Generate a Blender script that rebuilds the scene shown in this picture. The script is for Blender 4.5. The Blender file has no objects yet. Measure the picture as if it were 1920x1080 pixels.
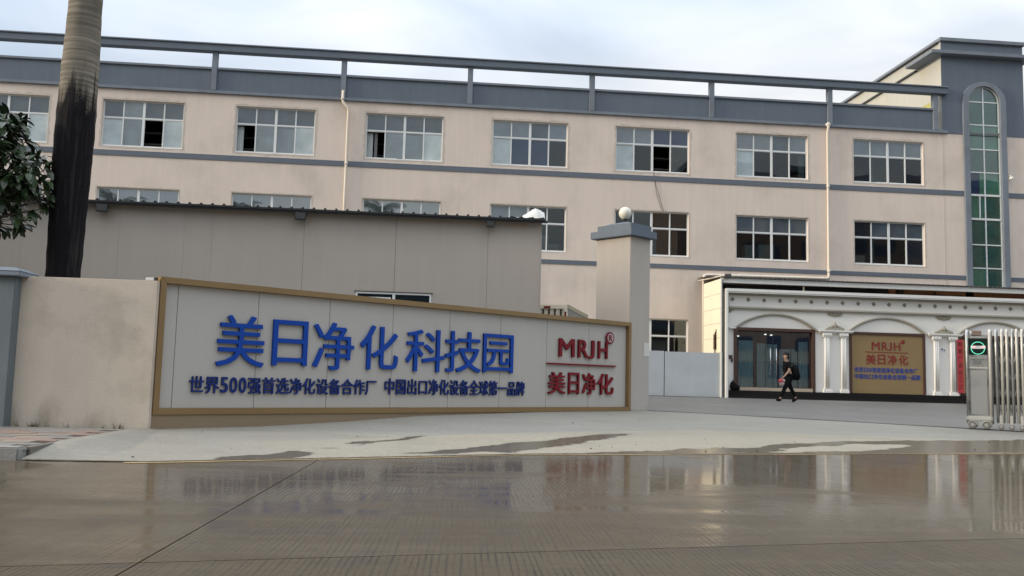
import bpy, bmesh, math, random
import numpy as np
from mathutils import Vector, Matrix
random.seed(7)
R = math.radians
scene = bpy.context.scene
col = scene.collection

# ------------------------------------------------------------------ camera
CAM = Vector((-3.578, -37.831, 1.05 + 0.0))
f_px, pitch, roll = 1700.4, 0.1004, 0.0265
hd = Vector((0.09416, 0.99556, 0)).normalized()
rt = Vector((hd.y, -hd.x, 0))
fw = hd * math.cos(pitch) + Vector((0, 0, 1)) * math.sin(pitch)
up = rt.cross(fw)
rt2 = rt * math.cos(roll) + up * math.sin(roll)
up2 = -rt * math.sin(roll) + up * math.cos(roll)
cd = bpy.data.cameras.new('camera')
cam = bpy.data.objects.new('camera', cd)
col.objects.link(cam)
M = Matrix((rt2, up2, -fw)).transposed().to_4x4()
M.translation = CAM
cam.matrix_world = M
cd.sensor_width = 36
cd.lens = f_px / 1920 * 36
cd.clip_start = 0.1
cd.clip_end = 3000
scene.camera = cam

# ------------------------------------------------------------------ light
SUN_EL, SUN_STR = 13.0, 2.0
SKY = 0.12
sun_to = Vector((-math.cos(R(7)), -math.sin(R(7)), math.tan(R(SUN_EL)))).normalized()
sl = bpy.data.lights.new('sun', 'SUN')
sl.energy = SUN_STR
sl.angle = R(9)
sl.color = (1.0, 0.86, 0.68)
so = bpy.data.objects.new('sun', sl)
so.rotation_euler = sun_to.to_track_quat('Z', 'Y').to_euler()
col.objects.link(so)

world = bpy.data.worlds.new('World')
scene.world = world
world.use_nodes = True
wt = world.node_tree
wt.nodes.clear()
def wn(t, **k):
    n = wt.nodes.new(t)
    for a, b in k.items(): setattr(n, a, b)
    return n
sky = wn('ShaderNodeTexSky', sky_type='NISHITA', sun_disc=False)
sky.sun_elevation = R(SUN_EL)
sky.sun_rotation = math.atan2(sun_to.x, sun_to.y)
sky.air_density = 1.0; sky.dust_density = 2.0; sky.ozone_density = 1.5
tc = wn('ShaderNodeTexCoord')
mp = wn('ShaderNodeMapping')
mp.inputs['Scale'].default_value = (1.0, 1.0, 2.6)
mp.inputs['Rotation'].default_value = (0.1, 0.25, 0.6)
n1 = wn('ShaderNodeTexNoise'); n1.inputs['Scale'].default_value = 2.6; n1.inputs['Detail'].default_value = 5; n1.inputs['Roughness'].default_value = .5; n1.inputs['Distortion'].default_value = .35
r1 = wn('ShaderNodeValToRGB'); r1.color_ramp.elements[0].position = .40; r1.color_ramp.elements[1].position = .66
r1.color_ramp.elements[0].color = (.62, .62, .62, 1); r1.color_ramp.elements[1].color = (1, 1, 1, 1)
n2 = wn('ShaderNodeTexNoise'); n2.inputs['Scale'].default_value = 1.3; n2.inputs['Detail'].default_value = 3
r2 = wn('ShaderNodeValToRGB'); r2.color_ramp.elements[0].position = .35; r2.color_ramp.elements[1].position = .65
r2.color_ramp.elements[0].color = (4.0, 4.65, 5.6, 1); r2.color_ramp.elements[1].color = (6.4, 6.3, 6.1, 1)
mx = wn('ShaderNodeMixRGB')
bg = wn('ShaderNodeBackground'); bg.inputs['Strength'].default_value = SKY
wo = wn('ShaderNodeOutputWorld')
L = wt.links.new
L(tc.outputs['Generated'], mp.inputs['Vector']); L(mp.outputs[0], n1.inputs['Vector']); L(mp.outputs[0], n2.inputs['Vector'])
L(n1.outputs['Fac'], r1.inputs[0]); L(n2.outputs['Fac'], r2.inputs[0])
L(r1.outputs[0], mx.inputs[0]); L(sky.outputs[0], mx.inputs[1]); L(r2.outputs[0], mx.inputs[2])
# an overcast sky is about three times as bright overhead as at the horizon
sxyz = wn('ShaderNodeSeparateXYZ'); L(tc.outputs['Generated'], sxyz.inputs[0])
mz = wn('ShaderNodeMath', operation='MAXIMUM'); L(sxyz.outputs[2], mz.inputs[0]); mz.inputs[1].default_value = 0
mg = wn('ShaderNodeMath', operation='MULTIPLY_ADD'); L(mz.outputs[0], mg.inputs[0]); mg.inputs[1].default_value = 2.6; mg.inputs[2].default_value = .18
vm = wn('ShaderNodeVectorMath', operation='SCALE'); L(mx.outputs[0], vm.inputs[0]); L(mg.outputs[0], vm.inputs['Scale'])
L(vm.outputs[0], bg.inputs[0]); L(bg.outputs[0], wo.inputs[0])

scene.view_settings.view_transform = 'Standard'
scene.view_settings.look = 'None'
scene.view_settings.gamma = 1
scene.view_settings.use_curve_mapping = False
scene.view_settings.exposure = 0.60

# ------------------------------------------------------------------ materials
def srgb(h):
    h = h.lstrip('#')
    v = [int(h[i:i + 2], 16) / 255 for i in (0, 2, 4)]
    return tuple((x / 12.92 if x <= .04045 else ((x + .055) / 1.055) ** 2.4) for x in v)

MATS = {}
def mat(name, base, rough=.7, metal=0, blotch=.12, blotch_scale=.5, fine=.06, fine_scale=25, bump=.0, bump_scale=60,
        streak=0, dirt=None, dirt_amt=0, dirt_scale=.8, spec=.5, rough_var=.0, alpha=None, emit=None, emit_str=0, coat=0,
        base_z=None, base_col=(.12, .10, .08)):
    if name in MATS: return MATS[name]
    m = bpy.data.materials.new(name); MATS[name] = m
    m.use_nodes = True
    t = m.node_tree; N = t.nodes; N.clear(); K = t.links.new
    out = N.new('ShaderNodeOutputMaterial'); p = N.new('ShaderNodeBsdfPrincipled')
    K(p.outputs[0], out.inputs[0])
    p.inputs['Roughness'].default_value = rough; p.inputs['Metallic'].default_value = metal
    p.inputs['Specular IOR Level'].default_value = spec
    p.inputs['Coat Weight'].default_value = coat
    geo = N.new('ShaderNodeNewGeometry')
    def noise(scale, det=4, vec=None, rgh=.55):
        n = N.new('ShaderNodeTexNoise'); n.inputs['Scale'].default_value = scale; n.inputs['Detail'].default_value = det
        n.inputs['Roughness'].default_value = rgh
        K(vec or geo.outputs['Position'], n.inputs['Vector']); return n.outputs['Fac']
    def math_(op, a, b):
        n = N.new('ShaderNodeMath'); n.operation = op
        for i, v in enumerate((a, b)):
            if isinstance(v, (int, float)): n.inputs[i].default_value = v
            else: K(v, n.inputs[i])
        return n.outputs[0]
    val = None
    def add(sig, amt):
        nonlocal val
        s = math_('MULTIPLY', math_('SUBTRACT', sig, .5), amt * 2.6)
        val = s if val is None else math_('ADD', val, s)
    if blotch: add(noise(blotch_scale, 5), blotch)
    if fine: add(noise(fine_scale, 3), fine)
    if streak:
        mpn = N.new('ShaderNodeMapping'); mpn.inputs['Scale'].default_value = (5, 5, .35)
        K(geo.outputs['Position'], mpn.inputs['Vector'])
        add(noise(1.0, 5, mpn.outputs[0]), streak)
    c = N.new('ShaderNodeRGB'); c.outputs[0].default_value = (*base, 1)
    cur = c.outputs[0]
    if dirt is not None:
        d = noise(dirt_scale, 6, rgh=.62)
        rr = N.new('ShaderNodeValToRGB'); rr.color_ramp.elements[0].position = .5; rr.color_ramp.elements[1].position = .68
        K(d, rr.inputs[0])
        q = N.new('ShaderNodeMixRGB'); q.inputs[2].default_value = (*dirt, 1)
        K(math_('MULTIPLY', rr.outputs[0], dirt_amt), q.inputs[0]); K(cur, q.inputs[1]); cur = q.outputs[0]
    if base_z is not None:
        sz = N.new('ShaderNodeSeparateXYZ'); K(geo.outputs['Position'], sz.inputs[0])
        mq = N.new('ShaderNodeMapping'); mq.inputs['Scale'].default_value = (2.5, 2.5, .8); K(geo.outputs['Position'], mq.inputs['Vector'])
        hgt = math_('MULTIPLY', math_('SUBTRACT', noise(1.0, 6, mq.outputs[0]), .36), base_z[1] * 3.4)
        k = N.new('ShaderNodeClamp'); K(math_('MULTIPLY', math_('SUBTRACT', math_('ADD', hgt, base_z[0]), sz.outputs[2]), 2.2), k.inputs[0])
        q = N.new('ShaderNodeMixRGB'); q.inputs[2].default_value = (*base_col, 1); K(math_('MULTIPLY', k.outputs[0], .55), q.inputs[0]); K(cur, q.inputs[1]); cur = q.outputs[0]
    if val is not None:
        hs = N.new('ShaderNodeHueSaturation'); K(cur, hs.inputs['Color'])
        K(math_('ADD', val, 1.0), hs.inputs['Value']); cur = hs.outputs[0]
    K(cur, p.inputs['Base Color'])
    if rough_var:
        v = math_('ADD', math_('MULTIPLY', math_('SUBTRACT', noise(3, 4), .5), rough_var * 2.5), rough)
        cl = N.new('ShaderNodeClamp'); K(v, cl.inputs[0]); K(cl.outputs[0], p.inputs['Roughness'])
    if bump:
        b = N.new('ShaderNodeBump'); b.inputs['Strength'].default_value = bump; b.inputs['Distance'].default_value = .02
        K(noise(bump_scale, 4), b.inputs['Height']); K(b.outputs[0], p.inputs['Normal'])
    if emit:
        p.inputs['Emission Color'].default_value = (*emit, 1); p.inputs['Emission Strength'].default_value = emit_str
    m['nodes'] = 1
    return m

def glass_mat(name, behind, refl, trans, rough=.015):
    """window glass: part mirror, part either clear (trans) or a pale blind stuck behind it"""
    if name in MATS: return MATS[name]
    m = bpy.data.materials.new(name); MATS[name] = m; m.use_nodes = True
    t = m.node_tree; N = t.nodes; N.clear(); K = t.links.new
    out = N.new('ShaderNodeOutputMaterial')
    geo = N.new('ShaderNodeNewGeometry')
    gl = N.new('ShaderNodeBsdfGlossy'); gl.inputs['Roughness'].default_value = rough; gl.inputs['Color'].default_value = (.86, .93, .97, 1)
    nb = N.new('ShaderNodeTexNoise'); nb.inputs['Scale'].default_value = 1.1; nb.inputs['Detail'].default_value = 1
    K(geo.outputs['Position'], nb.inputs['Vector'])
    bp = N.new('ShaderNodeBump'); bp.inputs['Strength'].default_value = .05; bp.inputs['Distance'].default_value = .03
    K(nb.outputs['Fac'], bp.inputs['Height']); K(bp.outputs[0], gl.inputs['Normal'])
    if trans: b = N.new('ShaderNodeBsdfTransparent'); b.inputs['Color'].default_value = (*trans, 1)
    else:
        b = N.new('ShaderNodeBsdfDiffuse')
        n = N.new('ShaderNodeTexNoise'); n.inputs['Scale'].default_value = 1.6; n.inputs['Detail'].default_value = 4
        K(geo.outputs['Position'], n.inputs['Vector'])
        mr = N.new('ShaderNodeMapRange'); mr.inputs[1].default_value = .3; mr.inputs[2].default_value = .7; mr.inputs[3].default_value = .8; mr.inputs[4].default_value = 1.15
        K(n.outputs['Fac'], mr.inputs[0])
        hs = N.new('ShaderNodeHueSaturation'); hs.inputs['Color'].default_value = (*behind, 1); K(mr.outputs[0], hs.inputs['Value'])
        K(hs.outputs[0], b.inputs['Color'])
    fr = N.new('ShaderNodeLayerWeight'); fr.inputs['Blend'].default_value = .3
    ma = N.new('ShaderNodeMath'); ma.operation = 'MULTIPLY_ADD'; K(fr.outputs['Fresnel'], ma.inputs[0]); ma.inputs[1].default_value = .8; ma.inputs[2].default_value = refl
    ma.use_clamp = True
    mx = N.new('ShaderNodeMixShader'); K(ma.outputs[0], mx.inputs[0]); K(b.outputs[0], mx.inputs[1]); K(gl.outputs[0], mx.inputs[2])
    K(mx.outputs[0], out.inputs[0])
    return m

facade = mat('facade_paint', (.69, .585, .495), .85, blotch=.06, blotch_scale=.35, fine=.03, streak=.065, bump=.15, bump_scale=40, dirt=(.36, .31, .26), dirt_amt=.3, dirt_scale=.5)
blue_paint = mat('slate_blue_paint', (.115, .14, .17), .75, blotch=.10, blotch_scale=.7, streak=.10, fine=.03, bump=.2, bump_scale=30)
blue_light = mat('slate_blue_trim', (.18, .205, .235), .75, blotch=.10, streak=.08, bump=.2, bump_scale=30, dirt=(.10, .10, .10), dirt_amt=.4)
band_m = mat('slate_band', (.12, .14, .165), .75, blotch=.08, streak=.05)
cream_side = mat('tower_side_render', (.44, .43, .375), .85, blotch=.07, streak=.06, dirt=(.45, .4, .25), dirt_amt=.3)
inside = mat('interior_plaster', (.16, .16, .16), .9)
frame_m = mat('white_window_frame', (.72, .73, .71), .45, blotch=.03, fine=.02)
pipe_m = mat('cream_pipe', (.70, .63, .53), .5, blotch=.05, streak=.06)
G_up = glass_mat('glass_slate_blind', (.075, .095, .11), .07, None)
G_mid = glass_mat('glass_grey_curtain', (.17, .205, .215), .08, None)
G_pale = glass_mat('glass_pale_curtain', (.42, .485, .49), .08, None)
G_blue = glass_mat('glass_blue_dark', (.022, .035, .075), .07, None)
G_clear = glass_mat('glass_clear', None, .05, (.62, .66, .66))
G_green = glass_mat('glass_green', (.028, .075, .055), .12, None)
G_green2 = glass_mat('glass_green_pale', (.05, .14, .095), .12, None)
wall_m = mat('boundary_wall_paint', (.55, .475, .385), .88, blotch=.07, blotch_scale=1.1, streak=.05, fine=.03, bump=.25, bump_scale=35, dirt=(.30, .255, .20), dirt_amt=.5, dirt_scale=1.1, base_z=(.12, .55), base_col=(.20, .165, .12))
pillar_m = mat('gate_pillar_paint', (.43, .385, .34), .88, base_z=(.35, .2), base_col=(.25, .22, .18), blotch=.06, streak=.04, bump=.2, bump_scale=30)
gold = mat('brushed_gold', (.29, .19, .088), .42, metal=.55, blotch=.10, blotch_scale=1.2, fine=.05, rough_var=.1)
gold_base = mat('tan_base_sheet', (.27, .20, .125), .5, metal=.25, blotch=.08)
panel_m = mat('sign_panel_white', (.44, .415, .375), .38, blotch=.04, streak=.03, fine=.01, rough_var=.1)
blue_l = mat('blue_acrylic', (.003, .050, .31), .5, spec=.25, blotch=.03, fine=0)
blue_l2 = mat('navy_acrylic', (.006, .022, .14), .5, spec=.25, blotch=.03, fine=0)
red_l = mat('red_acrylic', (.17, .006, .012), .5, spec=.25, blotch=.05, fine=0)
shed_m = mat('shed_sandwich_panel', (.405, .362, .315), .6, blotch=.06, blotch_scale=.5, streak=.05, fine=.01)
black_sheet = mat('black_roof_sheet', (.012, .012, .014), .6)
white_st = mat('white_stone', (.74, .715, .66), .6, blotch=.05, fine=.02, bump=.1)
white_fr = mat('white_metal', (.72, .71, .67), .4, blotch=.04)
sheet_m = mat('galvanised_sheet', (.50, .53, .545), .38, metal=.25, blotch=.10, blotch_scale=1.3, streak=.04, rough_var=.15)
cream_pn = mat('cream_corrugated', (.80, .74, .56), .5, blotch=.04, streak=.03)
shade_st = mat('shade_toned_stone', (.40, .375, .31), .7, blotch=.08, blotch_scale=2)  # darkened to put the mouldings' shading lines into the colour
olive = mat('antique_ornament', (.24, .215, .155), .6, blotch=.1, blotch_scale=8)
brown_fr = mat('brown_frame', (.075, .038, .027), .4, blotch=.1)
tan_board = mat('tan_board', (.30, .21, .10), .35, metal=.2, blotch=.06)
dark_red = mat('dark_red_print', (.21, .022, .015), .5)
blue_pr = mat('blue_print', (.03, .055, .24), .5)
granite = mat('black_granite', (.012, .011, .011), .18, blotch=.2, fine=.3, fine_scale=90)
dark = mat('dark_void', (.015, .014, .014), .8)
orange = mat('orange_board', (.46, .20, .075), .6, blotch=.15, blotch_scale=2)
steel = mat('weathered_steel', (.46, .46, .44), .36, metal=.75, blotch=.12, blotch_scale=2.5, dirt=(.16, .17, .165), dirt_amt=.8, dirt_scale=3.2, rough_var=.2)
cream_steel = mat('cream_steel', (.58, .555, .49), .35, metal=.25, blotch=.08, blotch_scale=3)
rubber = mat('rubber', (.02, .02, .02), .8)
black_cloth = mat('black_cloth', (.006, .006, .007), .9, spec=.15, bump=.3, bump_scale=60)
black_bag = mat('black_nylon', (.004, .004, .005), .8, spec=.15, bump=.3, bump_scale=40)
skin_m = mat('skin', (.42, .25, .17), .55, blotch=.03)
hair_m = mat('black_hair', (.006, .005, .005), .5)
leaf_m = mat('leaf_dark', (.030, .054, .019), .34, blotch=.25, blotch_scale=3, fine=.05)
leaf_m2 = mat('leaf_pale', (.045, .072, .028), .38, blotch=.2, blotch_scale=3)
bark_m = mat('bark', (.09, .075, .06), .9, bump=.5)
palm_leaf = mat('palm_leaf', (.035, .06, .018), .45, blotch=.2, blotch_scale=2)
grey_col = mat('dark_grey_plastic', (.03, .03, .03), .5)
lamp_m = mat('opal_globe', (.70, .67, .55), .35, blotch=.04)
carton = mat('white_carton', (.6, .58, .52), .8)
soil = mat('yard_soil', (.14, .12, .09), .95, blotch=.2)

# ------------------------------------------------------------------ helpers
def tag(o, label=None, cat=None, group=None, kind=None):
    if label: o['label'] = label
    if cat: o['category'] = cat
    if group: o['group'] = group
    if kind: o['kind'] = kind
    return o
def thing(name, label, cat, loc=(0, 0, 0), rz=0, group=None):
    o = bpy.data.objects.new(name, None); col.objects.link(o)
    o.location = loc; o.rotation_euler = (0, 0, rz); o.empty_display_size = .2
    return tag(o, label, cat, group)
def offs(par):
    v = Vector((0, 0, 0))
    while par is not None:
        v += par.location; par = par.parent
    return v
class MB:
    def __init__(s): s.v = []; s.f = []; s.mi = []; s.cur = 0; s.sm = []; s.smooth = False
    def add(s, vs, fs):
        b = len(s.v); s.v += [tuple(v) for v in vs]
        for f in fs: s.f.append([b + i for i in f]); s.mi.append(s.cur); s.sm.append(s.smooth)
        return s
    def box(s, x0, x1, y0, y1, z0, z1):
        if x0 > x1: x0, x1 = x1, x0
        if y0 > y1: y0, y1 = y1, y0
        if z0 > z1: z0, z1 = z1, z0
        return s.add([(x0, y0, z0), (x1, y0, z0), (x1, y1, z0), (x0, y1, z0), (x0, y0, z1), (x1, y0, z1), (x1, y1, z1), (x0, y1, z1)],
                     [(3, 2, 1, 0), (4, 5, 6, 7), (0, 1, 5, 4), (1, 2, 6, 5), (2, 3, 7, 6), (3, 0, 4, 7)])
    def quad(s, a, b, c, d): return s.add([a, b, c, d], [(0, 1, 2, 3)])
    def tube(s, pts, rad, n=8, caps=True):
        pts = [Vector(p) for p in pts]
        rads = rad if isinstance(rad, (list, tuple)) else [rad] * len(pts)
        rings = []; ref = None
        for i, p in enumerate(pts):
            d = (pts[min(i + 1, len(pts) - 1)] - pts[max(i - 1, 0)])
            if d.length < 1e-6: d = Vector((0, 0, 1))
            d.normalize()
            if ref is None: ref = Vector((0, 1, 0)) if abs(d.y) < .9 else Vector((1, 0, 0))
            u = d.cross(ref).normalized(); w = d.cross(u).normalized(); ref = -w if ref.dot(w) < 0 else w
            u = d.cross(ref).normalized(); w = u.cross(d).normalized()
            rings.append([p + (u * math.cos(a) + w * math.sin(a)) * rads[i] for a in [2 * math.pi * k / n for k in range(n)]])
        vs = [v for r in rings for v in r]; fs = []
        for i in range(len(rings) - 1):
            for k in range(n):
                k2 = (k + 1) % n
                fs.append((i * n + k, i * n + k2, (i + 1) * n + k2, (i + 1) * n + k))
        sm = s.smooth; s.smooth = True; s.add(vs, fs)
        if caps:
            s.smooth = False
            b = len(s.v) - len(vs)
            s.f.append([b + k for k in range(n)][::-1]); s.mi.append(s.cur); s.sm.append(False)
            s.f.append([b + (len(rings) - 1) * n + k for k in range(n)]); s.mi.append(s.cur); s.sm.append(False)
        s.smooth = sm
        return s
    def lathe(s, c, prof, n=16, axis='z'):
        vs = []; 
        for (r, h) in prof:
            for k in range(n):
                a = 2 * math.pi * k / n
                if axis == 'z': vs.append((c[0] + r * math.cos(a), c[1] + r * math.sin(a), c[2] + h))
                elif axis == 'y': vs.append((c[0] + r * math.cos(a), c[1] + h, c[2] + r * math.sin(a)))
                else: vs.append((c[0] + h, c[1] + r * math.cos(a), c[2] + r * math.sin(a)))
        fs = []
        for i in range(len(prof) - 1):
            for k in range(n):
                k2 = (k + 1) % n
                fs.append((i * n + k, i * n + k2, (i + 1) * n + k2, (i + 1) * n + k))
        s.smooth = True; s.add(vs, fs); s.smooth = False
        b = len(s.v) - len(vs)
        s.f.append([b + k for k in range(n)][::-1]); s.mi.append(s.cur); s.sm.append(False)
        s.f.append([b + (len(prof) - 1) * n + k for k in range(n)]); s.mi.append(s.cur); s.sm.append(False)
        return s
    def ball(s, c, r, n=16, m=10, sc=(1, 1, 1)):
        vs = []; fs = []
        for i in range(m + 1):
            th = math.pi * i / m
            for k in range(n):
                a = 2 * math.pi * k / n
                vs.append((c[0] + r * sc[0] * math.sin(th) * math.cos(a), c[1] + r * sc[1] * math.sin(th) * math.sin(a), c[2] + r * sc[2] * math.cos(th)))
        for i in range(m):
            for k in range(n):
                k2 = (k + 1) % n
                fs.append((i * n + k, (i + 1) * n + k, (i + 1) * n + k2, i * n + k2))
        s.smooth = True; s.add(vs, fs); s.smooth = False
        return s
    def prism(s, poly, y0, y1):
        """polygon in (x, z), extruded along y; y0 is the front"""
        n = len(poly)
        vs = [(x, y0, z) for x, z in poly] + [(x, y1, z) for x, z in poly]
        fs = [tuple(range(n)), tuple(range(2 * n - 1, n - 1, -1))] + [(i, i + n, (i + 1) % n + n, (i + 1) % n) for i in range(n)]
        return s.add(vs, fs)
    def build(s, name, m, parent=None, local=False, bevel=0):
        me = bpy.data.meshes.new(name)
        o = Vector((0, 0, 0)) if (local or parent is None) else offs(parent)
        me.from_pydata([(v[0] - o.x, v[1] - o.y, v[2] - o.z) for v in s.v], [], s.f)
        ms = m if isinstance(m, (list, tuple)) else [m]
        for q in ms: me.materials.append(q)
        me.polygons.foreach_set('material_index', s.mi)
        me.polygons.foreach_set('use_smooth', s.sm)
        bm = bmesh.new(); bm.from_mesh(me)
        bmesh.ops.recalc_face_normals(bm, faces=bm.faces)
        if bevel:
            es = [e for e in bm.edges if len(e.link_faces) == 2 and e.calc_face_angle(0) > .6]
            bmesh.ops.bevel(bm, geom=es, offset=bevel, segments=2, affect='EDGES', clamp_overlap=True)
        bm.to_mesh(me); bm.free()
        me.update()
        ob = bpy.data.objects.new(name, me); col.objects.link(ob); ob.parent = parent
        return ob
def boxo(name, m, parent, x0, x1, y0, y1, z0, z1, local=False, bevel=0):
    return MB().box(x0, x1, y0, y1, z0, z1).build(name, m, parent, local, bevel)
def struct(o, label=None): o['kind'] = 'structure'; return o
def override_mat(o, m):
    o.material_slots[0].link = 'OBJECT'; o.material_slots[0].material = m

# text -> mesh data, unit em, cached
TXT = {}
def glyph(ch, off=.02, ext=.5):
    bold = off; off = 0.0
    key = (ch, bold)
    if key in TXT: return TXT[key]
    c = bpy.data.curves.new('glyph', 'FONT'); c.body = ch; c.extrude = ext; c.offset = off; c.resolution_u = 3
    o = bpy.data.objects.new('glyph', c); col.objects.link(o)
    bpy.context.view_layer.update()
    me = o.evaluated_get(bpy.context.evaluated_depsgraph_get()).to_mesh()
    v0 = [tuple(v.co) for v in me.vertices]; f0 = [tuple(p.vertices) for p in me.polygons]
    vs, fs = [], []
    # a bolder weight: the strokes laid side by side, each copy a hair behind the last
    for i, (dx, dy) in enumerate(((0, 0), (1, 1), (1, 0), (0, 1))):
        n_ = len(vs); vs += [(x + dx * bold * 1.7, y + dy * bold * 1.7, z * (1 - .03 * i)) for x, y, z in v0]; fs += [tuple(k + n_ for k in f) for f in f0]
    bpy.data.objects.remove(o); bpy.data.curves.remove(c)
    TXT[key] = (vs, fs); return TXT[key]
def letter(ch, m, parent, x0, x1, z0, z1, y_front, thick, off=.02, mode='fit', name='letter'):
    """glyph standing in the local x-z plane, facing -y. fit: bbox to the box; cell: em square to the box"""
    vs, fs = glyph(ch, off)
    xs = [v[0] for v in vs]; ys = [v[1] for v in vs]
    if mode == 'fit': ax, bx, ay, by = min(xs), max(xs), min(ys), max(ys)
    else: ax, bx, ay, by = 0.0, 1.0, -.08, .87
    P = [(x0 + (v[0] - ax) / (bx - ax) * (x1 - x0), y_front + thick * (.5 - v[2]), z0 + (v[1] - ay) / (by - ay) * (z1 - z0)) for v in vs]
    b = MB(); b.add(P, fs)
    return b.build(name, m, parent, local=True)
def line_of_text(txt, m, parent, x0, x1, z0, z1, y, thick, off=.02, digit_w=.62):
    """text fitted from x0 to x1; digits are narrower than the characters"""
    ws = [digit_w if c.isdigit() else 1.0 for c in txt]
    k = (x1 - x0) / sum(ws); x = x0
    for c, w in zip(txt, ws):
        if c.isdigit(): letter(c, m, parent, x + .06 * k, x + (w - .06) * k, z0 + (z1 - z0) * .04, z1 - (z1 - z0) * .04, y, thick, off)
        else: letter(c, m, parent, x, x + k, z0, z1, y, thick, off, 'cell')
        x += w * k

# ------------------------------------------------------------------ ground
CA = np.array([(-8.05, -27.05, 0), (-6.685, -27.0, 0), (-4.885, -26.24, 0), (-1.99, -24.95, 0), (0, -24.45, 0), (1.77, -24.06, 0), (4.3, -23.4, 0), (6.83, -22.84, 0), (11, -21.7, 0), (20, -19, 0), (40, -13, 0)], float)
CB = np.array([(-8.05, -23.10, .12), (-6.4, -21.86, .125), (-5.2, -20.93, .18), (-3.59, -19.63, .28), (-1.15, -17.71, .34), (2.11, -15.2, .35), (5.2, -17.0, .30), (8.25, -18.85, .24), (9.8, -20.0, .21), (20, -15, .25), (40, -8, .3)], float)
CC = np.array([(-30, -3.3, .55), (-16, -3.3, .55), (-8, -3.3, .55), (-3, -3.3, .55), (2.0, -3.3, .55), (6, -3.3, .55), (9, -3.3, .55), (12, -3.3, .55), (17, -3.3, .55), (27, -3.3, .55), (45, -3.3, .55)], float)
def samp(C, t):
    i = np.clip(np.floor(t).astype(int), 0, len(C) - 2); w = (t - i)[..., None]
    return C[i] * (1 - w) + C[i + 1] * w
def ruled(C0, C1, nt, nf, name, m, dz=0.0, attrs=None, ease=0):
    T = np.linspace(0, len(C0) - 1, nt); F = np.linspace(0, 1, nf)
    tt, ff = np.meshgrid(T, F, indexing='ij')
    a = samp(C0, tt); b = samp(C1, tt)
    fe = ff[..., None]
    P = a * (1 - fe) + b * fe
    if ease: P[..., 2] = np.maximum(P[..., 2], .137 * np.clip(ff / .28, 0, 1) * np.clip(1.25 - tt / .55, 0, 1))
    P[..., 2] += dz + .004 * np.sin(P[..., 0] * 1.3) * np.sin(P[..., 1] * .9) * (ff > .02)
    V = P.reshape(-1, 3)
    idx = np.arange(nt * nf).reshape(nt, nf)
    Q = np.stack([idx[:-1, :-1], idx[1:, :-1], idx[1:, 1:], idx[:-1, 1:]], -1).reshape(-1, 4)
    me = bpy.data.meshes.new(name); me.from_pydata(V.tolist(), [], Q.tolist()); me.materials.append(m)
    me.polygons.foreach_set('use_smooth', [True] * len(Q))
    if attrs:
        for k, fn in attrs.items():
            at = me.attributes.new(k, 'FLOAT', 'POINT'); at.data.foreach_set('value', fn(V, tt.reshape(-1), ff.reshape(-1)).astype(np.float32))
    me.update()
    o = bpy.data.objects.new(name, me); col.objects.link(o); return o
def ground_z(x, y):
    """height of the yard at a point in front of the building"""
    T = np.linspace(0, 10, 201); F = np.linspace(0, 1, 81)
    tt, ff = np.meshgrid(T, F, indexing='ij'); best = None
    for C0, C1 in ((CA, CB), (CB, CC)):
        P = samp(C0, tt) * (1 - ff[..., None]) + samp(C1, tt) * ff[..., None]
        d = (P[..., 0] - x) ** 2 + (P[..., 1] - y) ** 2; i = d.argmin()
        if best is None or d.flat[i] < best[0]: best = (d.flat[i], P.reshape(-1, 3)[i, 2])
    return float(best[1])

WET = [(1, [(-5.25, -25.35), (-4.69, -24.94), (-4.26, -23.98), (-3.84, -23.35), (-3.35, -22.82), (-3.83, -23.71), (-4.34, -24.39), (-4.81, -25.16)]), (1, [(-4.68, -24.33), (-4.15, -23.85), (-4.12, -24.04), (-4.66, -24.53)]), (1, [(-6.09, -26.37), (-5.71, -25.95), (-5.19, -25.51), (-4.84, -25.73), (-5.07, -26.31), (-6.0, -26.7)]), (1, [(-3.98, -25.53), (-3.13, -24.79), (-2.7, -24.2), (-1.81, -23.42), (-0.76, -22.3), (0.35, -21.56), (-0.57, -22.79), (-0.95, -23.41), (-1.82, -24.21), (-2.36, -24.79), (-3.05, -25.25)]), (1, [(-1.67, -24.86), (0.17, -24.05), (1.04, -23.42), (1.9, -23.26), (2.68, -22.46), (4.3, -21.7), (5.49, -21.4), (8.28, -20.75), (8.81, -20.65), (7.33, -22.69), (-1.35, -24.78)]), (-1, [(1.74, -23.8), (3.11, -22.77), (4.54, -22.04), (5.19, -22.14), (4.23, -23.0), (2.86, -23.54)])]
def inpoly(X, Y, poly):
    c = np.zeros(X.shape, bool); n = len(poly)
    for i in range(n):
        x0, y0 = poly[i]; x1, y1 = poly[(i + 1) % n]
        if y0 == y1: continue
        h = ((y0 > Y) != (y1 > Y)) & (X < (x1 - x0) * (Y - y0) / (y1 - y0) + x0)
        c ^= h
    return c
def vnoise(X, Y, s, seed):
    rng = np.random.RandomState(seed); g = rng.rand(64, 64)
    x = X * s; y = Y * s; xi = np.floor(x).astype(int); yi = np.floor(y).astype(int); fx = x - xi; fy = y - yi
    fx = fx * fx * (3 - 2 * fx); fy = fy * fy * (3 - 2 * fy)
    g_ = lambda a, b: g[a % 64, b % 64]
    return (g_(xi, yi) * (1 - fx) + g_(xi + 1, yi) * fx) * (1 - fy) + (g_(xi, yi + 1) * (1 - fx) + g_(xi + 1, yi + 1) * fx) * fy
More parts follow.
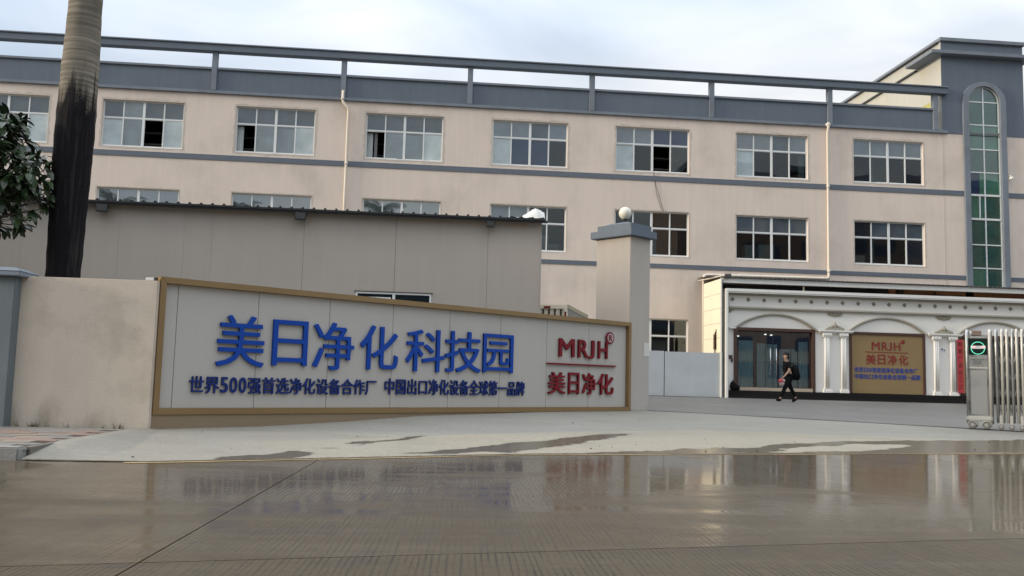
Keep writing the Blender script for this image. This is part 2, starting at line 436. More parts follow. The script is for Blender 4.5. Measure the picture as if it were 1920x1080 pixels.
def wet_fn(V, t, f):
    X, Y = V[:, 0], V[:, 1]
    # ragged outline
    nx = X + (vnoise(X, Y, 2.2, 1) - .5) * .22 + (vnoise(X, Y, 7, 2) - .5) * .08
    ny = Y + (vnoise(X, Y, 2.2, 3) - .5) * .22 + (vnoise(X, Y, 7, 4) - .5) * .08
    acc = np.zeros(X.shape)
    J9 = [(a * .055, b * .055) for a in (-1, 0, 1) for b in (-1, 0, 1)]
    for dx, dy in J9:
        w = np.zeros(X.shape)
        for sign, poly in WET:
            k = inpoly(nx + dx, ny + dy, poly); w[k] = 1.0 if sign > 0 else 0.0
        acc += w / 9
    w = acc
    edge = np.clip(1 - (f - .0) / .03, 0, 1)
    return np.maximum(w, edge)
def frac_fn(V, t, f): return f + 0 * t
def tt_fn(V, t, f): return t

def apron_mat():
    m = bpy.data.materials.new('apron_concrete'); m.use_nodes = True
    t = m.node_tree; N = t.nodes; N.clear(); K = t.links.new
    out = N.new('ShaderNodeOutputMaterial'); p = N.new('ShaderNodeBsdfPrincipled'); K(p.outputs[0], out.inputs[0])
    geo = N.new('ShaderNodeNewGeometry')
    def at(n): a = N.new('ShaderNodeAttribute'); a.attribute_name = n; return a.outputs['Fac']
    def nz(s, d=5, vec=None): n = N.new('ShaderNodeTexNoise'); n.inputs['Scale'].default_value = s; n.inputs['Detail'].default_value = d; K(vec or geo.outputs['Position'], n.inputs['Vector']); return n.outputs['Fac']
    def mt(op, a, b=0.0, c=0.0, cl=False):
        n = N.new('ShaderNodeMath'); n.operation = op; n.use_clamp = cl
        for i, v in enumerate((a, b, c)):
            if isinstance(v, (int, float)): n.inputs[i].default_value = v
            else: K(v, n.inputs[i])
        return n.outputs[0]
    def mixc(f, a, b):
        q = N.new('ShaderNodeMixRGB'); 
        if isinstance(f, (int, float)): q.inputs[0].default_value = f
        else: K(f, q.inputs[0])
        for i, v in ((1, a), (2, b)):
            if isinstance(v, tuple): q.inputs[i].default_value = (*v, 1)
            else: K(v, q.inputs[i])
        return q.outputs[0]
    # paler strip along the road edge, greyer towards the gate and at the left
    step = mt('MULTIPLY', mt('SUBTRACT', at('frac'), .43), 120.0, cl=True)
    left = mt('MULTIPLY', mt('SUBTRACT', 2.3, at('tt')), .9, cl=True)
    grey = mt('MAXIMUM', step, mt('MULTIPLY', left, .75))
    base = mixc(grey, (.295, .262, .20), (.25, .236, .20))
    st = N.new('ShaderNodeMapping'); st.inputs['Scale'].default_value = (.5, 3.5, 1); K(geo.outputs['Position'], st.inputs['Vector'])
    base = mixc(mt('MULTIPLY', mt('SUBTRACT', nz(1.2, 6, st.outputs[0]), .45), 2.2, cl=True), base, (.29, .275, .24))
    hs = N.new('ShaderNodeHueSaturation'); K(base, hs.inputs['Color']); K(mt('MULTIPLY_ADD', nz(14), .5, .75), hs.inputs['Value']); base = hs.outputs[0]
    wet = mt('MULTIPLY', mt('SUBTRACT', mt('ADD', at('wet'), mt('MULTIPLY', mt('SUBTRACT', nz(9), .5), .7)), .33), 2.6, cl=True)
    base = mixc(mt('MULTIPLY', mt('SUBTRACT', nz(.7, 6), .5), 2.4, cl=True), base, (.215, .195, .155))
    base = mixc(wet, base, (.10, .083, .056))
    K(base, p.inputs['Base Color'])
    K(mt('MULTIPLY_ADD', wet, -.50, .72), p.inputs['Roughness'])
    p.inputs['IOR'].default_value = 1.36
    b = N.new('ShaderNodeBump'); b.inputs['Distance'].default_value = .01
    K(mt('MULTIPLY_ADD', wet, -.28, .3), b.inputs['Strength']); K(nz(45, 3), b.inputs['Height']); K(b.outputs[0], p.inputs['Normal'])
    return m

def road_mat(name, wetness):
    m = bpy.data.materials.new(name); m.use_nodes = True
    t = m.node_tree; N = t.nodes; N.clear(); K = t.links.new
    out = N.new('ShaderNodeOutputMaterial'); p = N.new('ShaderNodeBsdfPrincipled'); K(p.outputs[0], out.inputs[0])
    geo = N.new('ShaderNodeNewGeometry')
    def mpv(scale, rz=0.0):
        q = N.new('ShaderNodeMapping'); q.vector_type = 'POINT'; q.inputs['Scale'].default_value = scale; q.inputs['Rotation'].default_value = (0, 0, rz); K(geo.outputs['Position'], q.inputs['Vector']); return q.outputs[0]
    def nz(s, d=5, vec=None, r=.55): n = N.new('ShaderNodeTexNoise'); n.inputs['Scale'].default_value = s; n.inputs['Detail'].default_value = d; n.inputs['Roughness'].default_value = r; K(vec or geo.outputs['Position'], n.inputs['Vector']); return n.outputs['Fac']
    def mt(op, a, b=0.0, c=0.0, cl=False):
        n = N.new('ShaderNodeMath'); n.operation = op; n.use_clamp = cl
        for i, v in enumerate((a, b, c)):
            if isinstance(v, (int, float)): n.inputs[i].default_value = v
            else: K(v, n.inputs[i])
        return n.outputs[0]
    def mixc(f, a, b):
        q = N.new('ShaderNodeMixRGB'); 
        if isinstance(f, (int, float)): q.inputs[0].default_value = f
        else: K(f, q.inputs[0])
        for i, v in ((1, a), (2, b)):
            if isinstance(v, tuple): q.inputs[i].default_value = (*v, 1)
            else: K(v, q.inputs[i])
        return q.outputs[0]
    # raked grooves running across the road, unevenly spaced, fading in and out
    sep = N.new('ShaderNodeSeparateXYZ'); K(mpv((1, 1, 1), .045), sep.inputs[0])
    ph = mt('ADD', mt('MULTIPLY', sep.outputs[0], 2 * math.pi / .040), mt('MULTIPLY', nz(1.0, 3, mpv((5.0, .6, 1.0), .045)), 9.0))
    line_amp = mt('MULTIPLY', mt('SUBTRACT', nz(1.0, 2, mpv((21.0, .8, 1.0), .045)), .33), 4.5, cl=True)
    groove = mt('MULTIPLY', mt('MULTIPLY', mt('SUBTRACT', mt('SINE', ph), .45), 2.6, cl=True), line_amp)
    gmask = mt('MULTIPLY', mt('SUBTRACT', nz(.8, 4), .40), 5.0, cl=True)
    groove = mt('MULTIPLY', groove, mt('MULTIPLY_ADD', gmask, .65, .35))
    strk = nz(1.0, 6, mpv((.22, 3.2, 1.0), -.2), .65)
    grain = nz(85, 3, r=.75)
    kk = .55 if wetness > .5 else .55
    def C_(c): return tuple(v * kk for v in c)
    base = mixc(nz(.4, 5), C_((.090, .062, .026)), C_((.155, .110, .052)))
    base = mixc(mt('MULTIPLY', mt('SUBTRACT', strk, .48), 3.0, cl=True), base, C_((.185, .146, .088)))
    base = mixc(mt('MULTIPLY', mt('SUBTRACT', nz(2.2, 6), .52), 2.5, cl=True), base, C_((.070, .058, .040)))
    base = mixc(mt('MULTIPLY', mt('SUBTRACT', grain, .56), 4.0, cl=True), base, C_((.26, .225, .165)))
    base = mixc(mt('MULTIPLY', mt('SUBTRACT', .42, grain), 4.0, cl=True), base, C_((.04, .033, .023)))
    base = mixc(mt('MULTIPLY', mt('SUBTRACT', nz(1.0, 5, mpv((9, 26, 1)), .7), .52), 4.0, cl=True), base, C_((.055, .043, .025)))
    base = mixc(mt('MULTIPLY', mt('SUBTRACT', .44, nz(1.0, 5, mpv((7, 20, 1)), .7)), 4.0, cl=True), base, C_((.21, .17, .11)))
    base = mixc(mt('MULTIPLY', groove, .9 if wetness < .5 else .5), base, (.022, .018, .013))
    K(base, p.inputs['Base Color'])
    p.inputs['Roughness'].default_value = .5; p.inputs['Specular IOR Level'].default_value = .25
    # standing film of water: most of it near the kerb, thin and broken towards the crown of the road
    sy = N.new('ShaderNodeSeparateXYZ'); K(geo.outputs['Position'], sy.inputs[0])
    edge = mt('MULTIPLY', mt('ADD', sy.outputs[1], 33.0), .15, cl=True)
    right = mt('MULTIPLY', mt('ADD', sy.outputs[0], 3.0), .09, cl=True)
    film = mt('ADD', mt('ADD', nz(.5, 6), mt('MULTIPLY', mt('SUBTRACT', nz(1.0, 5, mpv((.5, 2.4, 1), -.15)), .5), .7)), mt('MULTIPLY', mt('ADD', edge, right), .22))
    film = mt('MULTIPLY', mt('SUBTRACT', film, .42 if wetness > .5 else .66), 4.2, cl=True)
    cw = mt('MULTIPLY_ADD', film, .66, .12) if wetness > .5 else mt('MULTIPLY', film, .55)
    cw = mt('MULTIPLY', cw, mt('MULTIPLY_ADD', groove, -.75, 1.0))
    K(cw, p.inputs['Coat Weight']); p.inputs['Coat IOR'].default_value = 1.33; p.inputs['Coat Tint'].default_value = (1, .96, .90, 1)
    K(mt('MULTIPLY_ADD', film, -.07, .11), p.inputs['Coat Roughness'])
    inv = mt('SUBTRACT', 1.0, film)
    b1 = N.new('ShaderNodeBump'); b1.inputs['Distance'].default_value = .004; b1.invert = True; K(groove, b1.inputs['Height'])
    if wetness > .5: K(mt('MULTIPLY_ADD', inv, .35, .08), b1.inputs['Strength'])
    else: b1.inputs['Strength'].default_value = .9
    b2 = N.new('ShaderNodeBump'); b2.inputs['Distance'].default_value = .004; K(nz(30, 4, mpv((1.0, .7, 1)), .65), b2.inputs['Height']); K(b1.outputs[0], b2.inputs['Normal'])
    K(mt('MULTIPLY_ADD', inv, .8, .07), b2.inputs['Strength'])
    b3 = N.new('ShaderNodeBump'); b3.inputs['Distance'].default_value = .02; b3.inputs['Strength'].default_value = .05
    K(nz(1.6, 3), b3.inputs['Height']); K(b2.outputs[0], b3.inputs['Normal']); K(b3.outputs[0], p.inputs['Normal']); K(b3.outputs[0], p.inputs['Coat Normal'])
    return m

gm = MB().quad((-700, -700, -.25), (700, -700, -.25), (700, 700, -.25), (-700, 700, -.25)).build('ground', mat('far_ground', (.16, .15, .12), .9, blotch=.2, blotch_scale=.05))
struct(gm)
road = MB().quad((-90, -75, -.03), (90, -75, -.03), (90, -8, -.03), (-90, -8, -.03)).build('road', mat('joint_fill', (.045, .04, .034), .7))
struct(road)
RW, RD = road_mat('road_wet', 1.0), road_mat('road_drier', 0.0)
# slabs: long joint runs through J with direction JD; the cross joint through J with direction JC
J = Vector((-5.09, -32.58)); JD = Vector((.9833, .182)); JC = Vector((.042, .9991))
def line_y(x, off=0): return J.y + (x - J.x) * JD.y / JD.x + off
def cross_x(y, k): return J.x + k * 9.0 + (y - J.y) * JC.x / JC.y
def slab(k0, k1, lower, upper, m, name='slab'):
    g = .006; pts = []
    def P(k, fn, sx, sy):
        x = cross_x(-30, k); 
        for _ in range(4): x = cross_x(fn(x), k)
        return (x + sx * g, fn(x) + sy * g, 0)
    a = P(k0, lower, 1, 1); b = P(k1, lower, -1, 1); c = P(k1, upper, -1, -1); d = P(k0, upper, 1, -1)
    o = MB(); o.quad(a, b, c, d)
    for u, w in ((a, b), (b, c), (c, d), (d, a)): o.quad(u, w, (w[0], w[1], -.03), (u[0], u[1], -.03))
    return o.build(name, m, road)
top_l = lambda x: -26.62 if x < -7 else (-26.62 if x < 3 else -26.6)
edge_l = lambda x: float(np.interp(x, [-60, -8.05, -6.685, -4.885, -1.99, 0, 1.77, 4.3, 6.83, 11, 20, 40, 80], [-27.02, -27.02, -26.9, -26.1, -24.8, -24.3, -23.9, -23.25, -22.7, -21.55, -18.8, -12.8, -8.5]))
near = lambda x: line_y(x); near2 = lambda x: line_y(x, -5.0); near3 = lambda x: line_y(x, -10.0); near4 = lambda x: line_y(x, -25.0)
# far lane slabs follow the curving kerb, so they are cut into columns that share one slab
def far_slab(k0, k1, m):
    g = .006; o = MB()
    ks = np.linspace(k0, k1, 30); lo = []; hi = []
    for i, k in enumerate(ks):
        x = cross_x(-30, k)
        for _ in range(4): x = cross_x(near(x), k)
        lo.append((x, near(x) + g))
        for _ in range(4): x = cross_x(edge_l(x), k)
        hi.append((x, edge_l(x)))
    lo[0] = (lo[0][0] + g, lo[0][1]); hi[0] = (hi[0][0] + g, hi[0][1]); lo[-1] = (lo[-1][0] - g, lo[-1][1]); hi[-1] = (hi[-1][0] - g, hi[-1][1])
    for i in range(29): o.quad((*lo[i], 0), (*lo[i + 1], 0), (*hi[i + 1], 0), (*hi[i], 0)); o.quad((*lo[i], 0), (*lo[i + 1], 0), (*lo[i + 1], -.03), (*lo[i], -.03))
    o.quad((*lo[0], 0), (*hi[0], 0), (*hi[0], -.03), (*lo[0], -.03)); o.quad((*lo[-1], 0), (*hi[-1], 0), (*hi[-1], -.03), (*lo[-1], -.03))
    return o.build('slab', m, road)
for k in range(-4, 5): far_slab(k, k + 1, RW)
for k in range(-4, 5):
    slab(k + (.0 if k != 0 else 0), k + 1, near2, near, RD); slab(k, k + 1, near3, near2, RD); slab(k, k + 1, near4, near3, RD)
# yellow edge line
yl = MB(); xs = list(np.arange(-6.9, 30, .5))
def yline(x): return edge_l(x) - .16 + (0.02 * math.sin(x * 2))
for i in range(len(xs) - 1):
    a, b = xs[i], xs[i + 1]; yl.quad((a, yline(a) - .06, .004), (b, yline(b) - .06, .004), (b, yline(b) + .04, .004), (a, yline(a) + .04, .004))
struct(yl.build('edge_line', mat('worn_yellow_paint', (.46, .32, .14), .45, blotch=.25, blotch_scale=3, fine=.2)))

apron = struct(ruled(CA, CB, 1300, 130, 'driveway', apron_mat(), .008, dict(wet=wet_fn, frac=frac_fn, tt=tt_fn), ease=1))
yard_m = mat('yard_concrete', (.150, .142, .124), .6, blotch=.12, blotch_scale=.35, fine=.07, bump=.15, dirt=(.19, .18, .165), dirt_amt=.5, dirt_scale=.6, rough_var=.12)
yard = struct(ruled(CB, CC, 200, 40, 'yard', yard_m, .008))
struct(MB().quad((-45, -22.8, .10), (-8.05, -22.8, .10), (-8.05, -1, .10), (-45, -1, .10)).build('planting_bed', soil))
# the steel guide rail of the sliding gate
tr = MB()
for a, b in ((5, 6), (6, 7), (7, 8)):
    p, q = Vector(CB[a]), Vector(CB[b]); d = (q - p).normalized(); n_ = Vector((-d.y, d.x, 0)) * .065
    z = Vector((0, 0, .016)); tr.quad(p - n_ + z, q - n_ + z, q + n_ + z, p + n_ + z)
struct(tr.build('gate_rail', mat('rail_steel', (.03, .028, .026), .5, metal=.4)))

# sidewalk: kerb, tiles, bed
SZ = .135
sw = MB().quad((-40, -26.9, SZ - .03), (-8.06, -26.9, SZ - .03), (-8.06, -23.05, SZ - .03), (-40, -23.05, SZ - .03)).build('sidewalk', mat('mortar_bed', (.16, .14, .12), .9)); struct(sw)
boxo('side_bed', MATS['mortar_bed'], sw, -8.12, -8.045, -26.78, -23.1, -.05, SZ - .005)
kerb_m = mat('kerb_concrete', (.26, .25, .23), .8, blotch=.12, blotch_scale=2, bump=.4, bump_scale=25, dirt=(.12, .11, .1), dirt_amt=.6)
for i in range(8):
    x1 = -8.08 - i * 1.0
    k = MB().box(x1 - .99, x1, -27.02, -26.78, -.05, SZ + .01); k.build('kerb_stone', kerb_m, sw, bevel=.02)
boxo('kerb_stone', kerb_m, sw, -40, -16.09, -27.02, -26.78, -.05, SZ + .01)
tiles = [mat('tile_red', (.235, .165, .13), .8, blotch=.14, blotch_scale=2, fine=.1, dirt=(.2, .17, .14), dirt_amt=.6, dirt_scale=1.5), mat('tile_buff', (.26, .215, .165), .8, blotch=.14, blotch_scale=2, fine=.1, dirt=(.2, .17, .14), dirt_amt=.6, dirt_scale=1.5), mat('tile_grey', (.20, .185, .165), .8, blotch=.14, blotch_scale=2, fine=.1)]
tm = MB().box(-.195, .195, -.145, .145, -.03, 0); proto = None
rr = random.Random(3)
for i in range(9):
    for j in range(12):
        x = -8.32 - i * .4 - (.2 if j % 2 else 0); y = -23.2 - .3 * j - .15
        if x + .2 > -8.12: x = -8.34
        if proto is None: proto = tm.build('paving_tile', tiles[0], sw); o = proto
        else: o = proto.copy(); col.objects.link(o); o.parent = sw
        o.location = (x - sw.location.x, y, SZ + rr.uniform(-.004, .004)); o.rotation_euler = (rr.uniform(-.008, .008), rr.uniform(-.008, .008), 0)
        override_mat(o, tiles[0 if j in (2, 3, 4, 7, 8) and rr.random() < .8 else rr.choice((1, 2, 2))])
boxo('outer_paving', tiles[2], sw, -40, -11.95, -26.78, -23.05, SZ - .03, SZ)['kind'] = 'stuff'

# ------------------------------------------------------------------ factory building
fb = thing('factory_building', 'long beige three storey factory with slate blue parapet and arched green stair window', 'building', (0, 0, .5))
WU0, WP, WW = -1.0056, 5.359, 3.2466
wx = lambda i: WU0 + (i - 4) * WP
ROW1, ROW2, ROW0 = (10.136, 12.093), (6.481, 8.425), (1.85, 3.79)
XL, XR = -30.0, 34.0
holes = []
for i in range(-1, 8): holes.append((wx(i), wx(i) + WW, *ROW1)); holes.append((wx(i), wx(i) + WW, *ROW2))
holes += [(wx(i), wx(i) + WW, *ROW0) for i in (3, 4, 5)]
AX0, AX1, AXM = 20.47, 21.98, 21.215
holes.append((AX0, AX1, 5.0, 14.9))
holes.append((8.9, 21.2, .4, 3.4))
def holed_wall(x0, x1, z0, z1, hs, y, depth=.22):
    b = MB()
    X = sorted({x0, x1} | {v for h in hs for v in h[:2] if x0 < v < x1}); Z = sorted({z0, z1} | {v for h in hs for v in h[2:] if z0 < v < z1})
    for i in range(len(X) - 1):
        for j in range(len(Z) - 1):
            cx, cz = (X[i] + X[i + 1]) / 2, (Z[j] + Z[j + 1]) / 2
            if any(h[0] < cx < h[1] and h[2] < cz < h[3] for h in hs): continue
            b.quad((X[i], y, Z[j]), (X[i + 1], y, Z[j]), (X[i + 1], y, Z[j + 1]), (X[i], y, Z[j + 1]))
    for h in hs:
        if h[0] >= x1 or h[1] <= x0: continue
        a, c, d, e = max(h[0], x0), min(h[1], x1), max(h[2], z0), min(h[3], z1); y2 = y + depth
        b.quad((a, y, d), (c, y, d), (c, y2, d), (a, y2, d)); b.quad((a, y, e), (c, y, e), (c, y2, e), (a, y2, e))
        b.quad((a, y, d), (a, y, e), (a, y2, e), (a, y2, d)); b.quad((c, y, d), (c, y, e), (c, y2, e), (c, y2, d))
    return b
TX0, TX1 = 19.23, 23.17
ZP = 12.62
W = holed_wall(XL, TX0, .2, ZP, [h for h in holes if h[0] < TX0 and h[1] < 20.3 or h[0] == 8.9], 0)
W.build('wall', facade, fb)
holed_wall(TX0, TX1, .2, 12.55, [(AX0, AX1, 5.0, 14.9), (8.9, 21.2, .4, 3.4)], -.001).build('wall', facade, fb)
MB().quad((TX1, 0, .2), (XR, 0, .2), (XR, 0, 12.55), (TX1, 0, 12.55)).build('wall', facade, fb)
# shell behind, dark rooms
sh = MB()
sh.quad((XL, 0, .2), (XL, 13, .2), (XL, 13, 12.7), (XL, 0, 12.7)); sh.quad((XL, 13, .2), (XR, 13, .2), (XR, 13, 12.7), (XL, 13, 12.7)); sh.quad((XR, 0, .2), (XR, 13, .2), (XR, 13, 12.7), (XR, 0, 12.7))
sh.build('outer_wall', facade, fb)
boxo('roof', mat('roof_grey', (.2, .2, .2), .9), fb, XL, XR, .02, 13, 12.62, 12.7)
fl = MB()
for z in (1.0, 5.6, 9.3): fl.box(XL + .1, 19.1, .23, 12.9, z, z + .15)
for z in (5.0, 8.75, 12.3): fl.box(XL + .1, 19.1, .24, 12.9, z, z + .04)
for x in range(-28, 34, 11): fl.box(x, x + .12, .25, 12.9, .3, 12.5)
fl.build('floor_slab', inside, fb)
# dim rooms: shelves seen through the open sashes
for i in (1, 2, 3, 5):
    s_ = MB()
    for z in (10.55, 11.05): s_.box(wx(i) + .1, wx(i) + WW - .1, 1.2, 1.5, z, z + .05)
    s_.build('shelf', mat('shelf_grey', (.3, .29, .28), .7), fb)
# bands
for z0, z1 in ((9.75, 9.97), (5.97, 6.15)):
    for a, c in ((XL, 20.2), (22.28, XR)): boxo('band', band_m, fb, a, c, -.03, .0, z0, z1)
# windows --------------------------------------------------------
def window_frame(w, h, transom, closed=True):
    b = MB(); t = .05; y0, y1 = .10, .16
    b.box(0, w, y0, y1, 0, t); b.box(0, w, y0, y1, h - t, h); b.box(0, t, y0, y1, t, h - t); b.box(w - t, w, y0, y1, t, h - t)
    zt = h - h * transom
    b.box(t, w - t, y0 - .004, y1 - .004, zt - .03, zt + .03)
    for k, hw in ((1, .024), (2, .05), (3, .024)):
        x = w * k / 4; b.box(x - hw, x + hw, y0 - .008, y1 - .002, t, zt - .03); b.box(x - hw, x + hw, y0 - .008, y1 - .002, zt + .03, h - t)
    # sash outlines
    for k in range(4):
        a = w * k / 4 + .045; c = w * (k + 1) / 4 - .045
        b.box(a - .02, c + .02, y0 + .012, y1 - .012, t, t + .03); b.box(a - .02, c + .02, y0 + .012, y1 - .012, zt - .055, zt - .031)
    return b, zt
def pane_mesh(w, h):
    b = MB().box(-w / 2, w / 2, -.004, .004, -h / 2, h / 2); me_o = b.build('pane', G_up, None); me = me_o.data
    bpy.data.objects.remove(me_o); return me
frame_cache = {}
def add_window(x0, z0, w, h, panes, transom=.37, y=0, label=None):
    key = (round(w, 3), round(h, 3), transom)
    if key not in frame_cache:
        fr, zt = window_frame(w, h, transom); o = fr.build('window', frame_m, None); me = o.data; bpy.data.objects.remove(o)
        frame_cache[key] = (me, zt, pane_mesh(w / 4 - .05, zt - .08), pane_mesh(w / 4 - .05, h - zt - .07))
    me, zt, ps, pt = frame_cache[key]
    win = bpy.data.objects.new('window', me); col.objects.link(win); win.parent = fb; win.location = (x0, y, z0 - fb.location.z)
    for k in range(8):
        g = panes[k]
        if g is None: continue
        q = bpy.data.objects.new('pane', pt if k < 4 else ps); col.objects.link(q); q.parent = win
        kk = k % 4
        q.location = (w * (kk + .5) / 4, .13, (zt + h) / 2 if k < 4 else (zt + .03) / 2)
        if k >= 4: q.location.y = .12 if kk % 2 else .145
        q.rotation_euler = (random.uniform(-.006, .006), 0, random.uniform(-.008, .008))
        override_mat(q, g)
    return win
U, Mi, Pa, Bl, Cl, O_ = G_up, G_mid, G_pale, G_blue, G_clear, None
RF = glass_mat('glass_mirroring', (.07, .085, .09), .30, None)
DK = glass_mat('glass_dusk', (.016, .018, .022), .045, None)
SK = glass_mat('glass_skylit', (.10, .125, .14), .13, None)
row1 = {-1: [U, U, U, U, Mi, Pa, Mi, Pa], 0: [U, U, U, U, Mi, Pa, O_, Pa], 1: [U, Mi, U, U, Pa, Mi, O_, Pa], 2: [U, U, U, U, O_, Mi, Mi, Pa], 3: [U, U, U, U, O_, Mi, Mi, Pa],
        4: [SK, SK, U, SK, Pa, Bl, Bl, Cl], 5: [SK, SK, Bl, Bl, Pa, DK, O_, Cl], 6: [SK, SK, U, SK, Pa, DK, DK, Cl], 7: [SK, SK, SK, SK, DK, Cl, DK, DK]}
row2 = {-1: [U] * 8, 0: [RF] * 8, 1: [RF] * 8, 2: [RF] * 8, 3: [RF] * 8, 4: [Mi, Mi, Cl, Cl, U, U, Cl, Cl],
        5: [Cl, Cl, Cl, Cl, Cl, Cl, Cl, Cl], 6: [SK, SK, U, SK, Cl, Cl, Cl, Cl], 7: [DK, U, U, U, Cl, Cl, Cl, DK]}
for i in range(-1, 8):
    add_window(wx(i), ROW1[0], WW, ROW1[1] - ROW1[0], row1[i]); add_window(wx(i), ROW2[0], WW, ROW2[1] - ROW2[0], row2[i])
for i in (3, 4, 5): add_window(wx(i), ROW0[0], WW, ROW0[1] - ROW0[0], [Cl] * 8)
# rough plaster patched round the upper windows
pt = mat('patched_plaster', (.52, .46, .39), .9, blotch=.12, blotch_scale=3, streak=.05)
rp = random.Random(21)
for i in range(-1, 8):
    for (z0, z1), pr_ in ((ROW1, 1.0), (ROW2, .6)):
        x0, x1 = wx(i), wx(i) + WW; b = MB(); n = 40; per = []
        inn = []
        for k in range(n): inn.append((x0 + (x1 - x0) * k / n, z0))
        for k in range(20): inn.append((x1, z0 + (z1 - z0) * k / 20))
        for k in range(n): inn.append((x1 - (x1 - x0) * k / n, z1))
        for k in range(20): inn.append((x0, z1 - (z1 - z0) * k / 20))
        cx, cz = (x0 + x1) / 2, (z0 + z1) / 2
        ww = [max(.02, .07 + rp.uniform(-.045, .05)) * pr_ for _ in inn]
        out = []
        for k, (x, z) in enumerate(inn):
            w = (ww[k] + ww[k - 1]) / 2; dx = (-w if x <= x0 + 1e-6 else (w if x >= x1 - 1e-6 else 0)); dz = (-w if z <= z0 + 1e-6 else (w if z >= z1 - 1e-6 else 0)); out.append((x + dx, z + dz))
        for k in range(len(inn)):
            k2 = (k + 1) % len(inn); a, c, d, e = inn[k], inn[k2], out[k2], out[k]
            b.quad((a[0], -.004, a[1]), (c[0], -.004, c[1]), (d[0], -.004, d[1]), (e[0], -.004, e[1]))
        b.build('plaster_patch', pt, fb)
# half-drawn curtains behind some clear panes
cur = mat('pale_curtain', (.45, .48, .47), .9, streak=.1)
for i, k, z0, z1 in ((4, 3.15, 10.2, 10.9), (6, 3.55, 10.2, 11.3), (6, .3, 10.2, 11.3), (2, 0.02, 10.2, 11.3), (3, .02, 10.2, 11.3), (2, 2.75, 10.2, 11.3), (3, 2.75, 10.2, 11.3)):
    b = MB(); x = wx(i) + (k if k < 3.2 else 2.9); n = 8
    for q in range(n): b.quad((x + q * .035, .26 + .02 * (q % 2), z0), (x + (q + 1) * .035, .26 + .02 * ((q + 1) % 2), z0), (x + (q + 1) * .035, .26 + .02 * ((q + 1) % 2), z1), (x + q * .035, .26 + .02 * (q % 2), z1))
    b.build('curtain', cur, fb)
# parapet
pb = MB(); pb.box(XL, 19.0, -.0, .22, 12.6, 13.62); pb.build('parapet', blue_paint, fb)
boxo('parapet_coping', blue_light, fb, XL, 19.02, -.07, .28, 13.58, 13.68, bevel=.012)
boxo('parapet_ledge', blue_light, fb, XL, 19.45, -.10, .02, 12.55, 12.68, bevel=.012)
for x in (-28.7, -23.4, -18.05, -12.7, -7.38, -2.03, 3.26, 8.58, 13.97, 18.9):
    boxo('parapet_post', blue_light, fb, x - .11, x + .11, -.10, .12, 12.682, 14.33, bevel=.01)
bmq = MB(); n = 60; xs = np.linspace(XL, 19.42, n)
boxo('roof_beam', blue_paint, fb, XL, 19.42, -.22, .16, 14.32, 14.60, bevel=.015)
boxo('beam_top_edge', blue_light, fb, XL, 19.45, -.27, .20, 14.602, 14.66, bevel=.01)
# stair tower
tw = holed_wall(TX0, TX1, 12.55, 16.8, [(AX0, AX1, 5.0, 14.9)], -.012, .2)
tw.build('tower_wall', blue_paint, fb)
sd = MB(); sd.quad((TX0, -.012, 12.5), (TX0, 16, 12.5), (TX0, 16, 16.8), (TX0, -.012, 16.8)); sd.build('tower_side_wall', cream_side, fb)
sd = MB(); sd.quad((TX1, -.012, .2), (TX1, 16, .2), (TX1, 16, 16.8), (TX1, -.012, 16.8)); sd.quad((TX0, 16, 12.5), (TX1, 16, 12.5), (TX1, 16, 16.8), (TX0, 16, 16.8)); sd.quad((TX0, -.012, .2), (TX0, .5, .2), (TX0, .5, 12.5), (TX0, -.012, 12.5)); sd.build('tower_back_wall', cream_side, fb)
boxo('tower_roof', blue_paint, fb, TX0 - .02, TX1 + .02, -.04, 16, 16.8, 16.83)
boxo('tower_coping', blue_light, fb, TX0 - .07, TX1 + .10, -.12, 16.1, 16.832, 17.0, bevel=.015)
boxo('tower_ledge', blue_light, fb, TX0 - .60, TX1 + .45, -.32, 1.95, 16.17, 16.33, bevel=.012)
boxo('gutter', mat('dark_gutter', (.04, .04, .042), .7), fb, TX0 - .10, TX0 - .002, 1.96, 16, 16.08, 16.16)
boxo('gutter', MATS['dark_gutter'], fb, TX0 - .14, TX0 - .07, .1, 16.1, 16.78, 16.831)
bd = MB()
for k in range(9): bd.box(TX0 - .03, TX0 - .004, .45 + k * .14, .45 + k * .14 + .13, 13.65, 14.25 - .02 * (k % 2))
bd.build('coloured_sheet', mat('yellow_green_sheet', (.45, .42, .14), .5, blotch=.25, blotch_scale=3), fb)
# arched window
import itertools
arc_in = [(AXM + .755 * math.cos(a), 14.12 + .70 * math.sin(a)) for a in np.linspace(0, math.pi, 25)]
arc_out = [(AXM + 1.02 * math.cos(a), 14.12 + .90 * math.sin(a)) for a in np.linspace(0, math.pi, 25)]
sp = MB()   # wall filling between the arch and its square opening
for i in range(24):
    (x0, z0), (x1, z1) = arc_in[i], arc_in[i + 1]
    sp.quad((x0, -.013, z0), (x1, -.013, z1), (x1, -.013, 14.9), (x0, -.013, 14.9))
    sp.quad((x0, -.013, z0), (x1, -.013, z1), (x1, .19, z1), (x0, .19, z0))
sp.build('tower_wall', blue_paint, fb)
ar = MB()
path_o = [(AXM + 1.02, 4.9)] + arc_out + [(AXM - 1.02, 4.9)]; path_i = [(AXM + .757, 4.9)] + arc_in + [(AXM - .757, 4.9)]
for i in range(len(path_o) - 1):
    a, b_, c, d = path_o[i], path_o[i + 1], path_i[i + 1], path_i[i]
    ar.quad((a[0], -.12, a[1]), (b_[0], -.12, b_[1]), (c[0], -.12, c[1]), (d[0], -.12, d[1]))
    ar.quad((a[0], -.12, a[1]), (b_[0], -.12, b_[1]), (b_[0], .0, b_[1]), (a[0], .0, a[1]))
    ar.quad((d[0], -.12, d[1]), (c[0], -.12, c[1]), (c[0], .18, c[1]), (d[0], .18, d[1]))
ar.build('arch_surround', blue_light, fb)
